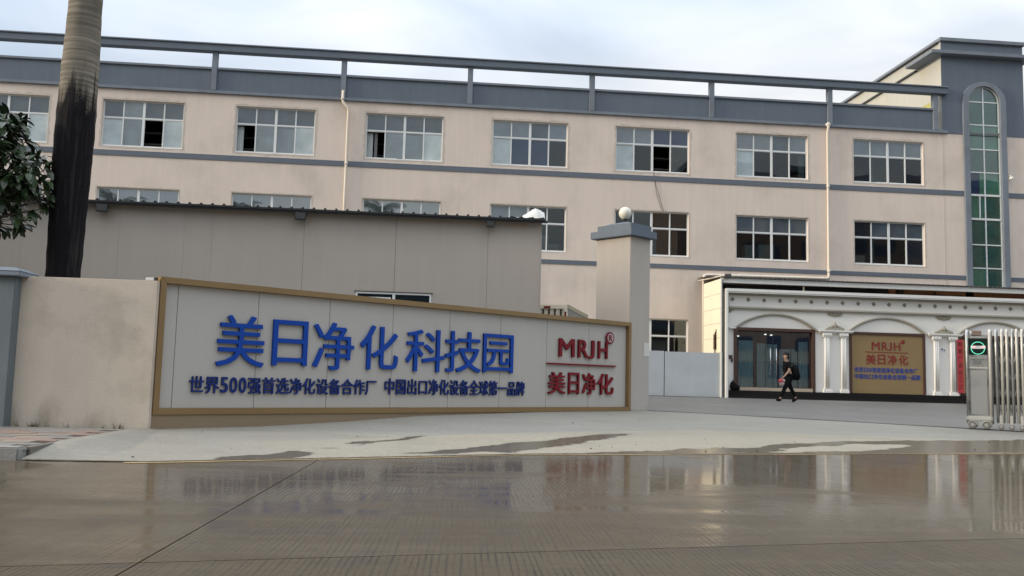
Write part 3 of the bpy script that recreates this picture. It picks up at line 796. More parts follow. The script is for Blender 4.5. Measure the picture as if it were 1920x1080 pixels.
aw = MB(); rowsz = [4.9, 5.64, 6.52, 7.57, 8.73, 9.82, 10.86, 11.915, 13.046, 14.11, 14.82]
aw.box(AX0, AX0 + .05, .02, .08, 4.9, 14.12); aw.box(AX1 - .05, AX1, .02, .08, 4.9, 14.12); aw.box(AXM - .025, AXM + .025, .015, .08, 4.9, 14.80)
for z in rowsz[1:-1]: aw.box(AX0 + .05, AX1 - .05, .022, .078, z - .025, z + .025)
for z in (9.82, 8.73): aw.box(AX0 + .05, AX1 - .05, .012, .07, z - .045, z + .045)
for i in range(24):
    a, c = arc_in[i], arc_in[i + 1]; k = lambda p: (AXM + (p[0] - AXM) * .935, 14.12 + (p[1] - 14.12) * .93)
    e, g_ = k(a), k(c); aw.quad((a[0], .02, a[1]), (c[0], .02, c[1]), (g_[0], .02, g_[1]), (e[0], .02, e[1])); aw.quad((e[0], .02, e[1]), (g_[0], .02, g_[1]), (g_[0], .08, g_[1]), (e[0], .08, e[1]))
aw.box(20.93, 20.97, .0, .06, 8.78, 9.78)
arched = aw.build('arched_window', frame_m, fb)
greens = [G_green, G_green, G_green2, G_green, G_green, G_green2, G_green, G_green, G_green]
for j in range(len(rowsz) - 1):
    for s_ in (0, 1):
        z0, z1 = rowsz[j] + .02, rowsz[j + 1] - .02; x0, x1 = ((AX0 + .03, AXM - .02), (AXM + .02, AX1 - .03))[s_]
        if j == 9:
            pts = [p for p in arc_in if (p[0] < AXM - .01 if s_ == 0 else p[0] > AXM + .01)]
            poly = [(AXM - .01 if s_ == 0 else AXM + .01, 14.12)] + ([(AXM + .01, 14.8)] if s_ else []) + [((p[0] - AXM) * .985 + AXM, 14.12 + (p[1] - 14.12) * .985) for p in (pts[::-1] if s_ else pts[::-1][::-1])]
            if s_ == 0: poly = [(AXM - .01, 14.12), (AXM - .01, 14.81)] + [((p[0] - AXM) * .985 + AXM, 14.12 + (p[1] - 14.12) * .985) for p in pts]
            MB().prism(poly, .05, .056).build('pane', G_green, arched)
        else:
            g = [Cl, G_green, G_green, G_green, G_green, G_green2, G_green, G_green2, G_green][j]
            if j == 5 and s_ == 0: MB().box(20.5, 20.95, .05, .056, z0, z1).build('pane', G_blue, arched); x0 = 20.97
            if j in (1, 4) and s_ == 0: g = G_green2
            MB().box(x0, x1, .05, .056, z0, z1).build('pane', G_green if g is Cl else g, arched)
# downpipes
dp = MB().tube([(-7.37, -.16, 12.95), (-7.37, -.16, 12.55), (-7.35, -.16, 12.45), (-7.13, -.12, 12.25), (-7.115, -.08, 12.1), (-7.115, -.07, 9.0), (-7.115, -.07, .6)], .055, 10)
for z in (9.86, 6.0, 12.6): dp.lathe((-7.115 if z < 12 else -7.37, -.07 if z < 12 else -.16, z), [(.07, -.05), (.07, .05)], 12)
dp.build('downpipe', pipe_m, fb)
dp = MB().tube([(13.84, -.16, 12.72), (13.84, -.16, 12.5), (13.84, -.08, 12.3), (13.84, -.08, 5.9), (13.82, -.08, 5.81), (13.7, -.08, 5.78), (8.4, -.08, 5.74), (8.28, -.08, 5.70), (8.25, -.08, 5.55), (8.25, -.08, .6)], .06, 10)
dp.lathe((13.84, -.13, 12.62), [(.08, -.07), (.12, .05)], 12)
for z in (9.86, 6.1): dp.lathe((13.84, -.08, z), [(.072, -.05), (.072, .05)], 12)
dp.build('downpipe', pipe_m, fb)
# loose wires hanging from window 5
wr = MB().tube([(6.04, -.02, 10.12), (6.12, -.02, 9.6), (6.28, -.03, 9.1), (6.48, -.02, 8.43)], .009, 5); wr.tube([(6.02, -.02, 10.12), (6.16, -.025, 9.2), (6.3, -.03, 8.8), (6.4, -.02, 8.45)], .007, 5)
tag(wr.build('hanging_wire', grey_col), 'thin dark wires hanging on the facade between two windows', 'wire')

# ------------------------------------------------------------------ showroom front
SY = -3.0
sr = thing('showroom', 'white classical showroom front with arches, twin pilasters and glass doors under the canopy', 'building', (14.8, SY, .55))
SX1 = 24.0
OP1, OP2, OP3 = (8.60, 11.84, .86, 3.30), (13.33, 16.46, .86, 3.28), (18.0, 21.1, .86, 3.28)
holed_wall(8.35, SX1, .85, 4.66, [OP1, OP2, OP3], SY, .25).build('wall', white_st, sr)
en = MB()
en.box(8.35, SX1, SY - .05, SY, 4.16, 4.60)
en.build('frieze', white_st, sr)
mo = MB(); mo.box(8.35, SX1, SY - .13, SY, 4.10, 4.16); mo.box(8.35, SX1, SY - .09, SY, 4.06, 4.10); mo.build('moulding', shade_st, sr)
mo = MB(); mo.box(8.35, SX1, SY - .10, SY, 4.60, 4.64); mo.box(8.35, SX1, SY - .18, SY, 4.64, 4.67); mo.build('moulding', shade_st, sr)
# white metal surround standing proud of the stone
sf = MB(); k_ = .9914
sf.box(8.135, 8.225, SY - .35, SY + .4, .55, 4.72); sf.build('edge_panel', white_fr, sr)
sf = MB(); sf.box(8.14, SX1, SY - .35, SY + .02, 4.722, 4.84); sf.build('fascia', white_fr, sr, bevel=.008)
boxo('soffit', white_fr, sr, 8.25, SX1, SY - .33, SY, 4.68, 4.72)
boxo('roof', MATS['roof_grey'], sr, 8.25, SX1, SY + .02, -.02, 4.70, 4.78)
boxo('step', granite, sr, 8.26, SX1, SY - .30, SY - .02, .40, .70, bevel=.01)
boxo('step', granite, sr, 8.26, SX1, SY - .16, SY + .2, .702, .86, bevel=.01)
# quatrefoil ornaments
qm = MB()
for dx, dz in ((-.045, 0), (.045, 0), (0, .045), (0, -.045)): qm.ball((dx, 0, dz), .042, 8, 5, (1, .5, 1))
qm.ball((0, -.012, 0), .025, 8, 5)
q0 = None
for k in range(25):
    x = 8.49 + k * .6486
    if x > SX1 - .2: break
    if q0 is None: q0 = qm.build('quatrefoil', olive, sr, local=True); o = q0
    else: o = q0.copy(); col.objects.link(o); o.parent = sr
    o.location = (x - 14.8, -.06, 4.44 - .55)
# arches
def arch(cx, half, z0, rise, nm='arch_moulding'):
    Rr = (half * half + rise * rise) / (2 * rise); zc = z0 + rise - Rr; a = math.asin(half / Rr)
    th = np.linspace(-a, a, 29)
    for w0, w1, yy in ((0, .05, .10), (.05, .085, .07), (.085, .10, .04)):
        b = MB()
        for i in range(28):
            P = []
            for t_ in (th[i], th[i + 1]):
                for r_ in (Rr - w0, Rr - w1): P.append((cx + r_ * math.sin(t_), zc + r_ * math.cos(t_)))
            (ax, az), (bx, bz), (cx2, cz), (dx, dz) = P
            b.quad((ax, SY - yy, az), (cx2, SY - yy, cz), (dx, SY - yy, dz), (bx, SY - yy, bz))
            b.quad((ax, SY - yy, az), (cx2, SY - yy, cz), (cx2, SY, cz), (ax, SY, az))
            b.quad((bx, SY - yy, bz), (dx, SY - yy, dz), (dx, SY, dz), (bx, SY, bz))
        b.build(nm, shade_st, sr)
arch(10.27, 1.72, 3.32, .62); arch(14.87, 1.66, 3.32, .62); arch(19.45, 1.66, 3.32, .60)
def crest(cx, z, parent=sr):
    b = MB()
    for i in range(9):
        t_ = (i - 4) / 4; h = .26 * (1 - abs(t_) ** 1.1)
        b.ball((cx + t_ * .36, SY - .04, z + .03 + h * .5), .05, 8, 5, (1, .5, .6 + h * 3))
    for t_ in (-.3, -.15, 0, .15, .3): b.ball((cx + t_, SY - .07, z + .05), .05, 8, 5, (1.1, .5, .8))
    b.ball((cx, SY - .07, z + .17), .07, 8, 6, (.8, .5, 1.2)); b.ball((cx, SY - .06, z + .27), .035, 8, 5)
    return b.build('crest_ornament', mat('pale_ornament', (.30, .275, .215), .65, blotch=.15, blotch_scale=9), parent)
def pendant(cx, z, parent=sr):
    b = MB()
    b.box(cx - .32, cx + .32, SY - .05, SY, z - .025, z)
    for i in range(7):
        t_ = (i - 3) / 3; b.ball((cx + t_ * .25, SY - .04, z - .05 - .03 * (1 - abs(t_))), .045, 8, 5, (1, .5, .8 + .6 * (1 - abs(t_))))
    b.ball((cx, SY - .05, z - .12), .03, 8, 5)
    return b.build('pendant_ornament', olive, parent)
def pilaster(cx):
    b = MB(); w = .105
    b.box(cx - .18, cx + .18, SY - .16, SY, .86, .95); b.box(cx - .17, cx + .17, SY - .13, SY, .95, 1.0)
    b.box(cx - w, cx + w, SY - .08, SY, 1.0, 3.06)
    for d in (-.068, 0, .068): b.tube([(cx + d, SY - .08, 1.02), (cx + d, SY - .08, 3.04)], .03, 8)
    b.box(cx - .16, cx + .16, SY - .12, SY, 3.06, 3.12); b.box(cx - .175, cx + .175, SY - .15, SY, 3.12, 3.22)
    b.build('pilaster', white_st, sr)
for cx in (12.72, 17.30, 21.9):
    crest(cx, 3.36); pendant(cx, 4.02); pilaster(cx - .36); pilaster(cx + .33)
    b = MB(); b.box(cx - .72, cx + .72, SY - .17, SY, 3.28, 3.33); b.box(cx - .68, cx + .68, SY - .12, SY, 3.23, 3.28); b.build('capital_shelf', white_st, sr)
b = MB(); b.box(8.36, 8.62, SY - .14, SY, 3.28, 3.33); b.build('capital_shelf', white_st, sr)
b = MB(); b.box(8.36, 8.56, SY - .05, SY, 4.0, 4.03); b.ball((8.40, SY - .04, 3.96), .05, 8, 5, (1.3, .5, 1)); b.build('pendant_ornament', olive, sr)
# glass doors
def rect_frame(x0, x1, z0, z1, y0, y1, t, bottom=True):
    b = MB(); b.box(x0, x0 + t, y0, y1, z0, z1); b.box(x1 - t, x1, y0, y1, z0, z1); b.box(x0 + t, x1 - t, y0 + .001, y1, z1 - t, z1)
    if bottom: b.box(x0 + t, x1 - t, y0 + .001, y1, z0, z0 + t)
    return b
rect_frame(8.56, 11.88, .86, 3.34, SY - .07, SY + .12, .12, False).build('door_frame', brown_fr, sr, bevel=.006)
boxo('sill', mat('tan_stone', (.45, .36, .27), .5, blotch=.1), sr, 8.68, 11.76, SY - .06, SY + .3, .862, .99)
G_shop = glass_mat('glass_shop', None, .17, (.78, .84, .84))
gx = [8.70, 9.52, 10.20, 10.94, 11.74]
for i in range(4):
    boxo('glass_pane', G_shop, sr, gx[i] + .012, gx[i + 1] - .012, SY + .10, SY + .11, 1.0, 3.19)
b = MB()
for x in gx[1:4]: b.box(x - .012, x + .012, SY + .09, SY + .12, 1.0, 3.2)
b.box(8.7, 11.74, SY + .088, SY + .118, 1.98, 1.995); b.build('door_rail', mat('dark_steel', (.08, .09, .09), .35, metal=.6), sr)
for x in (10.08, 10.32): MB().tube([(x, SY + .04, 1.5), (x, SY + .04, 2.55)], .018, 8).tube([(x, SY + .04, 1.6), (x, SY + .1, 1.6)], .01, 6).tube([(x, SY + .04, 2.45), (x, SY + .1, 2.45)], .01, 6).build('door_handle', mat('bright_steel', (.6, .6, .6), .25, metal=1), sr)
room = MB(); room.box(8.3, 12.6, SY + .26, -.3, .84, .86); room.box(8.3, 23.9, SY + .24, -.3, 3.5, 3.55); room.quad((8.3, -.35, .86), (23.9, -.35, .86), (23.9, -.35, 4.6), (8.3, -.35, 4.6)); room.quad((12.4, SY + .26, .86), (12.4, -.3, .86), (12.4, -.3, 4.6), (12.4, SY + .26, 4.6)); room.quad((8.28, SY + .26, .56), (8.28, -.02, .56), (8.28, -.02, 4.7), (8.28, SY + .26, 4.7))
room.build('inner_wall', inside, sr)
pc_m = mat('teal_grey_curtain', (.66, .78, .78), .8, streak=.08)
for j, (a, c, zt) in enumerate(((8.86, 9.46, 2.84), (9.62, 9.95, 2.75), (9.98, 10.45, 2.72), (10.98, 11.30, 2.45), (11.33, 11.74, 2.85))):
    b = MB(); n = int((c - a) / .055)
    for i in range(n):
        x0, x1 = a + (c - a) * i / n, a + (c - a) * (i + 1) / n
        b.quad((x0, SY + .3 + .04 * (i % 2), 1.0), (x1, SY + .3 + .04 * ((i + 1) % 2), 1.0), (x1, SY + .3 + .04 * ((i + 1) % 2), zt), (x0, SY + .3 + .04 * (i % 2), zt))
    b.build('curtain', pc_m, sr)
boxo('white_screen', mat('pale_board', (.7, .78, .78), .6, blotch=.06), sr, 10.62, 11.28, SY + .5, SY + .53, .99, 2.55)
b = MB(); b.box(9.75, 10.5, SY + 1.5, SY + 1.7, .87, 2.9); b.build('cabinet', mat('brown_cabinet', (.22, .15, .10), .6), sr)
for x, z in ((9.05, 3.02), (10.2, 3.12), (10.45, 3.10)):
    MB().lathe((x, SY + .9, z), [(.05, 0), (.05, .04)], 10).build('downlight', mat('downlight', (.9, .9, .85), .5, emit=(1, .97, .9), emit_str=1.6), sr)
# third opening, mostly behind the folding gate
rect_frame(17.96, 21.14, .86, 3.32, SY - .07, SY + .12, .12, False).build('door_frame', brown_fr, sr)
boxo('door_leaf', mat('dark_door', (.05, .045, .04), .4), sr, 18.08, 21.02, SY + .08, SY + .13, .87, 3.2)
boxo('door_plaque', mat('plaque_brown', (.30, .19, .14), .6, blotch=.15), sr, 18.35, 18.85, SY - .03, SY, 3.05, 3.2) if False else None
boxo('arch_plaque', mat('plaque_brown', (.30, .19, .14), .6, blotch=.15), sr, 18.25, 18.85, SY - .1, SY - .071, 3.335, 3.5)
boxo('wall_box', brown_fr, sr, 8.36, 8.50, SY - .05, SY, 2.08, 2.23, bevel=.005)
boxo('wall_box', grey_col, sr, 8.45, 8.52, SY - .045, SY - .002, 1.96, 2.08, bevel=.005)

# tan sign filling the middle arch
ts = thing('shop_sign', 'tan board with red and blue lettering filling the middle arch of the showroom', 'sign', (13.30, SY - .02, .87))
rect_frame(0, 3.18, 0, 2.44, -.05, .10, .10, False).build('frame', brown_fr, ts, local=True, bevel=.006)
boxo('board', tan_board, ts, .10, 3.08, 0, .06, 0, 2.34, local=True)
lx = lambda x: x - 13.30
lz = lambda z: z - .87
for ch, a, c in (('M', 14.24, 14.57), ('R', 14.66, 14.91), ('J', 14.94, 15.08), ('H', 15.17, 15.44)):
    letter(ch, dark_red, ts, lx(a), lx(c), lz(2.60 if ch != 'J' else 2.59), lz(2.93), -.012, .012, .015)
b = MB().ball((0, 0, 0), .09, 14, 8, (1, .12, 1)); o = b.build('registered_mark', dark_red, ts, local=True); o.location = (lx(15.55), -.005, lz(2.96))
boxo('line', dark_red, ts, lx(13.97), lx(15.76), -.012, 0, lz(2.505), lz(2.535), local=True)
for ch, a, c in (('美', 13.99, 14.40), ('日', 14.49, 14.80), ('净', 14.90, 15.29), ('化', 15.37, 15.75)): letter(ch, dark_red, ts, lx(a), lx(c), lz(2.03), lz(2.43), -.012, .012, .018)
line_of_text('世界500强首选净化设备合作厂', blue_pr, ts, lx(13.49), lx(16.16), lz(1.70), lz(1.90), -.010, .010, .03)
line_of_text('中国出口净化设备全球第一品牌', blue_pr, ts, lx(13.49), lx(16.26), lz(1.44), lz(1.64), -.010, .010, .03)

# red couplet strip, house number plate
cp = thing('couplet_banner', 'narrow red vertical banner with dark characters beside the right pilaster', 'banner', (17.90, SY - .16, .98))
MB().box(-.14, .10, -.004, .004, 0, 2.14).build('cloth', mat('red_paper', (.42, .035, .04), .6, blotch=.12, blotch_scale=3), cp, local=True)
for i, ch in enumerate('财源广进达三江'): letter(ch, mat('couplet_ink', (.10, .012, .015), .5), cp, -.11, .07, 2.14 - .28 - i * .285, 2.14 - .08 - i * .285, -.006, .001, .02, 'fit', 'character')
MB().box(.11, .17, -.02, .02, 0, 2.14).build('side_strip', mat('copper_strip', (.24, .12, .06), .5), cp, local=True)
hp = thing('number_plate', 'tiny white number plate on the wall between the right pilasters', 'plate', (17.26, SY - .012, 2.7))
MB().box(-.10, .10, 0, .01, -.07, .07).build('plate', white_fr, hp, local=True)
boxo('mark', blue_pr, hp, -.08, -.01, -.004, 0, -.02, .05, local=True); boxo('mark', grey_col, hp, .03, .08, -.004, 0, -.05, 0, local=True)
bg_ = thing('black_bag', 'black lumpy bag slumped at the left foot of the glass doors', 'bag', (8.52, SY - .16, .86))
bb = MB(); vs = []
bb.ball((0, 0, .14), .16, 16, 10, (1.0, .75, 1.0)); bb.ball((.12, 0, .10), .12, 14, 8, (1.1, .8, .9)); bb.ball((-.05, 0, .26), .09, 12, 8, (1, .8, .9))
for i, v in enumerate(bb.v):
    n_ = .02 * math.sin(v[0] * 37 + v[2] * 29) + .012 * math.sin(v[1] * 61 + v[0] * 51); bb.v[i] = (v[0] * (1 + n_ * 3), v[1], max(0, v[2] * (1 + n_ * 3)))
bb.build('sack', black_bag, bg_, local=True); MB().tube([(-.05, 0, .32), (-.07, -.02, .38), (-.02, -.02, .40), (.0, 0, .33)], .012, 6).build('strap', black_bag, bg_, local=True)

# canopy over the showroom
cn = thing('canopy', 'corrugated metal canopy with white front beam and cream corrugated side over the showroom', 'canopy', (14.8, SY, .55))
boxo('front_beam', white_fr, cn, 8.06, SX1 + 2, SY - .22, SY - .10, 5.07, 5.26, bevel=.01)
cr = MB(); n = 0; x = 8.0; P = []
while x < SX1 + 2:
    P += [(x, 0), (x + .10, 0), (x + .125, .03), (x + .155, .03), (x + .18, 0)]; x += .2
for (x0, h0), (x1, h1) in zip(P[:-1], P[1:]):
    cr.quad((x0, SY - .32, 5.27 + h0), (x1, SY - .32, 5.27 + h1), (x1, -.01, 5.62 + h1), (x0, -.01, 5.62 + h0))
cr.build('corrugated_roof', mat('canopy_sheet', (.07, .072, .075), .5, metal=.3), cn)
b = MB(); z = .56
cs = []
for k in range(8):
    z1 = z + .585
    o = MB(); o.box(7.96, 7.995, SY - .22, -1.02, z, z1 - .012); o.build('side_sheet', cream_pn, cn); z = z1
boxo('corner_trim', white_fr, cn, 7.95, 8.005, SY - .25, SY - .222, .56, 5.26)
boxo('post', dark, cn, 8.01, 8.05, SY - .05, SY + .05, .55, 5.06)  # dark strip standing in for shade in the gap beside the showroom
boxo('gap_shade_panel', dark, cn, 8.1, 15.1, SY + .25, SY + .3, 4.8, 5.05)  # dark panel standing in for shade in the gap over the showroom
boxo('bracket', mat('cream_bracket', (.5, .42, .3), .6), cn, 11.38, 11.43, SY - .10, SY - .04, 4.84, 5.07)
b = MB()
for x in (8.0, 8.12): b.tube([(7.95, -.3, 5.45), (8.1, -1.5, 5.42), (x, -3.2, 5.34)], .03, 6)
b.build('gutter_bracket', pipe_m, cn)
ob = thing('orange_boards', 'orange boards stacked on the showroom roof under the canopy, right part', 'boards', (17.5, SY + .35, 4.79))
bx = [(15.2, 15.5), (15.6, 15.82), (15.9, 17.2), (17.22, 18.5), (18.9, 20.6), (20.62, 22.3), (22.35, 23.9)]
for i, (a, c) in enumerate(bx): boxo('board', orange if i not in (1,) else brown_fr, ob, a, c, SY + .36 + .06 * (i % 3), SY + .42 + .06 * (i % 3), 4.79, 5.28 + .04 * (i % 2))
MB().prism([(16.1, 4.80), (16.7, 4.92), (17.4, 4.96), (17.8, 4.86), (18.3, 4.98), (18.5, 4.80)], SY + .28, SY + .34).build('board', brown_fr, ob)
op = thing('orange_plank', 'orange plank leaning in the dark gap left of the showroom', 'plank', (8.06, SY + .1, .8))
MB().prism([(-.02, 1.0), (.02, .98), (.03, 1.75), (.015, 1.78), (-.02, 1.72)], -.03, .03).build('plank', orange, op, local=True)
MB().box(-.02, .02, -.02, .02, 0, 1.0).build('foot', brown_fr, op, local=True)
def floodlight(name, label, loc, s=1.0, rz=0, group=None):
    t = thing(name, label, 'floodlight', loc, rz, group)
    MB().box(-.11 * s, .11 * s, -.05 * s, .03 * s, -.09 * s, .07 * s).build('housing', grey_col, t, local=True, bevel=.008)
    MB().box(-.09 * s, .09 * s, -.056 * s, -.051 * s, -.07 * s, .05 * s).build('glass', mat('lamp_glass', (.05, .055, .05), .3), t, local=True)
    MB().tube([(-.13 * s, 0, 0), (-.13 * s, .02, .11 * s), (.13 * s, .02, .11 * s), (.13 * s, 0, 0)], .01, 6).build('bracket', grey_col, t, local=True)
    return t
floodlight('floodlight', 'small black floodlight on the left end of the white canopy beam', (8.22, SY - .3, 5.33), 1.0, -.1)

# fence of grey sheets left of the canopy
fn = thing('sheet_fence', 'grey galvanised sheet fence standing in front of the factory ground floor', 'fence', (6.5, -3.05, .55))
fx = [.0, 2.6, 5.74, 8.06]
FY = SY - .16
boxo('sheet', sheet_m, fn, 2.6, 5.72, FY, FY + .03, .57, 2.31, bevel=.004); boxo('sheet', sheet_m, fn, 5.75, 8.05, FY - .01, FY + .02, .57, 2.29, bevel=.004); boxo('sheet', sheet_m, fn, -1.2, 2.58, FY, FY + .03, .57, 2.3)
boxo('post', MATS['rail_steel'], fn, 5.715, 5.755, FY + .03, FY + .07, .5, 2.2); boxo('base_rail', dark, fn, -1.2, 8.05, FY - .012, FY + .05, .5, .57)
for i, x in enumerate((7.93, 7.98, 8.02)):
    t = thing('broom_handle', ['short dark pole leaning behind the sheet fence, leftmost of three', 'middle dark pole leaning behind the sheet fence', 'tallest dark pole behind the sheet fence beside the cream side sheet'][i], 'pole', (x - .05, -2.7, .55), 0, 'poles leaning behind the fence')
    MB().tube([(0, 0, 0), (.04, .1, 2.0 + .25 * i)], .018, 6).build('shaft', brown_fr, t, local=True)
    MB().box(-.02, .06, -.02, .08, 1.9, 2.5 + .1 * i).build('head', brown_fr, t, local=True)
lt = thing('ceiling_light', 'lit white ceiling lamp seen through the ground floor window', 'lamp', (6.55, .9, 3.86))
MB().box(-.07, .07, -.3, .3, -.03, .03).build('tube_lamp', mat('lamp_on', (.9, .9, .9), .5, emit=(.95, .98, 1), emit_str=6), lt, local=True); MB().box(-.09, .09, -.32, .32, .03, .08).build('housing', white_fr, lt, local=True)

# white boxes behind upper windows
for i, (x, z, s, lab) in enumerate(((wx(6) + .75, 5.75, (.35, .5, 1.45), 'white carton tower behind the sixth window of the middle floor, narrower one'), (wx(6) + 1.55, 5.75, (.7, .5, 1.5), 'wide white carton behind the middle sashes of the sixth middle floor window'),
        (wx(7) + .45, 5.75, (.55, .5, 1.2), 'white carton at the left of the last middle floor window'), (wx(4) + 2.35, 5.75, (.45, .5, 1.5), 'grey white carton behind the window right of the shed roof, on top'), (wx(4) + 2.75, 5.75, (.6, .5, 1.15), 'low wide carton behind the window right of the shed roof'))):
    t = thing('carton', lab, 'box', (x, .75, z), 0, 'cartons behind the middle floor windows')
    MB().box(-s[0] / 2, s[0] / 2, -s[1] / 2, s[1] / 2, 0, s[2]).build('box_body', carton, t, local=True, bevel=.01); MB().box(-s[0] / 2 - .005, s[0] / 2 + .005, -.03, .03, s[2], s[2] + .004).build('tape', mat('tape', (.4, .32, .2), .4), t, local=True)

# ------------------------------------------------------------------ shed
SHY = -14.0
sd_ = thing('site_shed', 'long grey panel shed with black corrugated roof edge behind the sign', 'shed', (-6, SHY, .3))
edges = [-17.9, -16.2, -13.84, -11.46, -9.84, -9.14, -6.81, -4.43, -2.0, -.60]
for a, c in zip(edges[:-1], edges[1:]):
    if a == -6.81 or a == -4.43:
        hs = [(-5.40, -3.46, 2.2, 3.215)]
        holed_wall(a + .004, c - .004, .1, 5.26, [(max(h[0], a + .004) if h[0] > a else a - 1, min(h[1], c - .004) if h[1] < c else c + 1, h[2], h[3]) for h in hs], SHY, .06).build('panel', shed_m, sd_)
    else: MB().box(a + .0015, c - .0015, SHY, SHY + .07, .1, 5.26).build('panel', shed_m, sd_)
boxo('joint_strip', black_sheet, sd_, -17.9, -.62, SHY + .071, SHY + .08, .1, 5.2)
boxo('corner_post', mat('shed_trim', (.36, .34, .31), .6), sd_, -.60, -.56, SHY - .01, SHY + .08, .1, 5.24)
boxo('side_wall', shed_m, sd_, -.63, -.58, SHY + .08, SHY + 6, .1, 5.24)
boxo('side_wall', shed_m, sd_, -17.9, -17.85, SHY + .08, SHY + 6, .1, 5.24); boxo('back_wall', shed_m, sd_, -17.9, -.58, SHY + 6, SHY + 6.05, .1, 5.0)
rf = MB(); P = []; x = -18.2; jit = random.Random(5)
while x < -.42:
    P += [(x, 0), (x + .21, jit.uniform(-.006, .006)), (x + .23, .04), (x + .265, .045), (x + .285, .0)]; x += .285
P = [p for p in P if p[0] < -.42]
for (x0, h0), (x1, h1) in zip(P[:-1], P[1:]):
    rf.quad((x0, SHY - .28, 5.30 + h0), (x1, SHY - .28, 5.30 + h1), (x1, SHY + 6.2, 5.05 + h1), (x0, SHY + 6.2, 5.05 + h0))
    rf.quad((x0, SHY - .281, 5.25 + jit.uniform(-.008, .008)), (x1, SHY - .281, 5.25), (x1, SHY - .28, 5.30 + h1), (x0, SHY - .28, 5.30 + h0))
rf.build('roof_sheet', black_sheet, sd_)
boxo('eave_batten', black_sheet, sd_, -18.1, -.45, SHY - .25, SHY - .2, 5.20, 5.262)
wf = rect_frame(-5.41, -3.45, 2.2, 3.225, SHY - .02, SHY + .05, .045); wf.box(-4.46, -4.39, SHY - .015, SHY + .045, 2.25, 3.18)
wf.box(-5.34, -4.5, SHY + .0, SHY + .04, 3.06, 3.10); wd = wf.build('window', frame_m, sd_)
boxo('pane', G_clear, wd, -5.36, -4.47, SHY + .02, SHY + .026, 2.25, 3.17); boxo('pane', G_clear, wd, -4.38, -3.5, SHY + .02, SHY + .026, 2.25, 3.17)
boxo('lintel', mat('brown_lintel', (.10, .085, .07), .7), wd, -5.45, -3.41, SHY - .04, SHY - .0, 3.228, 3.25)
for x, lab in ((-11.85, 'black floodlight under the shed eave beside the palm trunk, leftmost of three'), (-6.90, 'black floodlight under the middle of the shed eave'), (-1.97, 'black floodlight under the shed eave near its right end')):
    floodlight('floodlight', lab, (x, SHY - .22, 5.12), 1.25 if x < -3 else 1.0, .2, 'floodlights under the shed eave')
tp = MB(); nn = 12
for i in range(nn + 1):
    for j in range(nn + 1):
        u, v = i / nn, j / nn
        h = .34 * (max(0, 1 - abs(u - .78) / .5)) * (1 - (2 * v - 1) ** 4) + .03 * math.sin(u * 23 + v * 17)
        tp.v.append((-1.45 + u * .95, SHY - .12 + v * .9, 5.34 + max(0, h)))
for i in range(nn):
    for j in range(nn):
        a = i * (nn + 1) + j; tp.f.append([a, a + nn + 1, a + nn + 2, a + 1]); tp.mi.append(0); tp.sm.append(True)
tag(tp.build('tarpaulin', mat('white_tarp', (.62, .61, .57), .6, blotch=.08, blotch_scale=4)), 'crumpled white tarpaulin heaped on the right end of the shed roof', 'tarpaulin')

# ------------------------------------------------------------------ entrance sign (local x runs along the sign, -y faces the road)
SA = .6652
sg = thing('entrance_sign', 'long gold framed company sign with big blue characters beside the gate pillar', 'sign', (-7.824, -22.964, .0), SA)
Z0, Z1, SL = .349, 2.533, 11.83
T = .10
b = MB()
def mitre(x0, x1, z0, z1, t, y0, y1):
    out = []
    o = [(x0, z0), (x1, z0), (x1, z1), (x0, z1)]; i_ = [(x0 + t, z0 + t), (x1 - t, z0 + t), (x1 - t, z1 - t), (x0 + t, z1 - t)]
    for k in range(4):
        k2 = (k + 1) % 4; q = MB(); q.prism([o[k], o[k2], i_[k2], i_[k]], y0, y1); out.append(q)
    return out
for q in mitre(0, SL, Z0, Z1, T, -.07, .26): q.build('frame_rail', gold, sg, local=True, bevel=.004)
bs = MB(); seg = [(-.0, .06), (1.79, .07), (2.95, .12), (5.38, .22), (6.9, .26), (8.5, .30), (11.8, .31)]
MB().prism([(0.0, .06)] + [(s, z) for s, z in seg[1:]] + [(11.8, .348), (0, .348)], -.045, .25).build('base', gold_base, sg, local=True)
pe = [T + .002, .33, 1.76, 3.19, 4.62, 6.05, 7.48, 8.91, 10.34, SL - T - .002]
for a, c in zip(pe[:-1], pe[1:]): MB().box(a + .004, c - .004, .02, .05, Z0 + T + .001, Z1 - T - .001).build('panel', panel_m, sg, local=True, bevel=.003)
MB().box(.02, SL - .02, .052, .07, Z0 + .02, Z1 - .02).build('backing', grey_col, sg, local=True)
MB().box(.0, SL, .262, .30, .1, Z1 - .01).build('back_wall', wall_m, sg, local=True)
YL, TH = -.035, .045
big = {'美': (1.014, 1.889, 1.139, 2.004), '日': (2.043, 2.73, 1.184, 1.983), '净': (2.853, 3.718, 1.133, 2.0), '化': (3.862, 4.739, 1.165, 2.002), '科': (4.936, 5.906, 1.156, 2.0), '技': (5.922, 6.894, 1.165, 2.006), '园': (6.956, 7.828, 1.183, 2.004)}
for ch, (a, c, z0, z1) in big.items(): letter(ch, blue_l, sg, a, c, z0, z1, YL, TH, .006)
line_of_text('世界500强首选净化设备合作厂', blue_l2, sg, .58, 4.28, .69, .975, YL + .015, .03, .014)
line_of_text('中国出口净化设备全球第一品牌', blue_l2, sg, 4.44, 8.22, .70, 1.01, YL + .015, .03, .014)
for ch, a, c in (('M', 9.28, 9.80), ('R', 9.93, 10.28), ('J', 10.30, 10.50), ('H', 10.64, 10.98)): letter(ch, red_l, sg, a, c, 1.60 if ch != 'J' else 1.58, 2.02, YL, TH, .012)
rg = MB(); rg.lathe((0, 0, 0), [(.145, 0), (.145, .03)], 22, 'y')
rm = rg.build('registered_mark', red_l, sg, local=True); rm.location = (11.06, YL, 2.11)
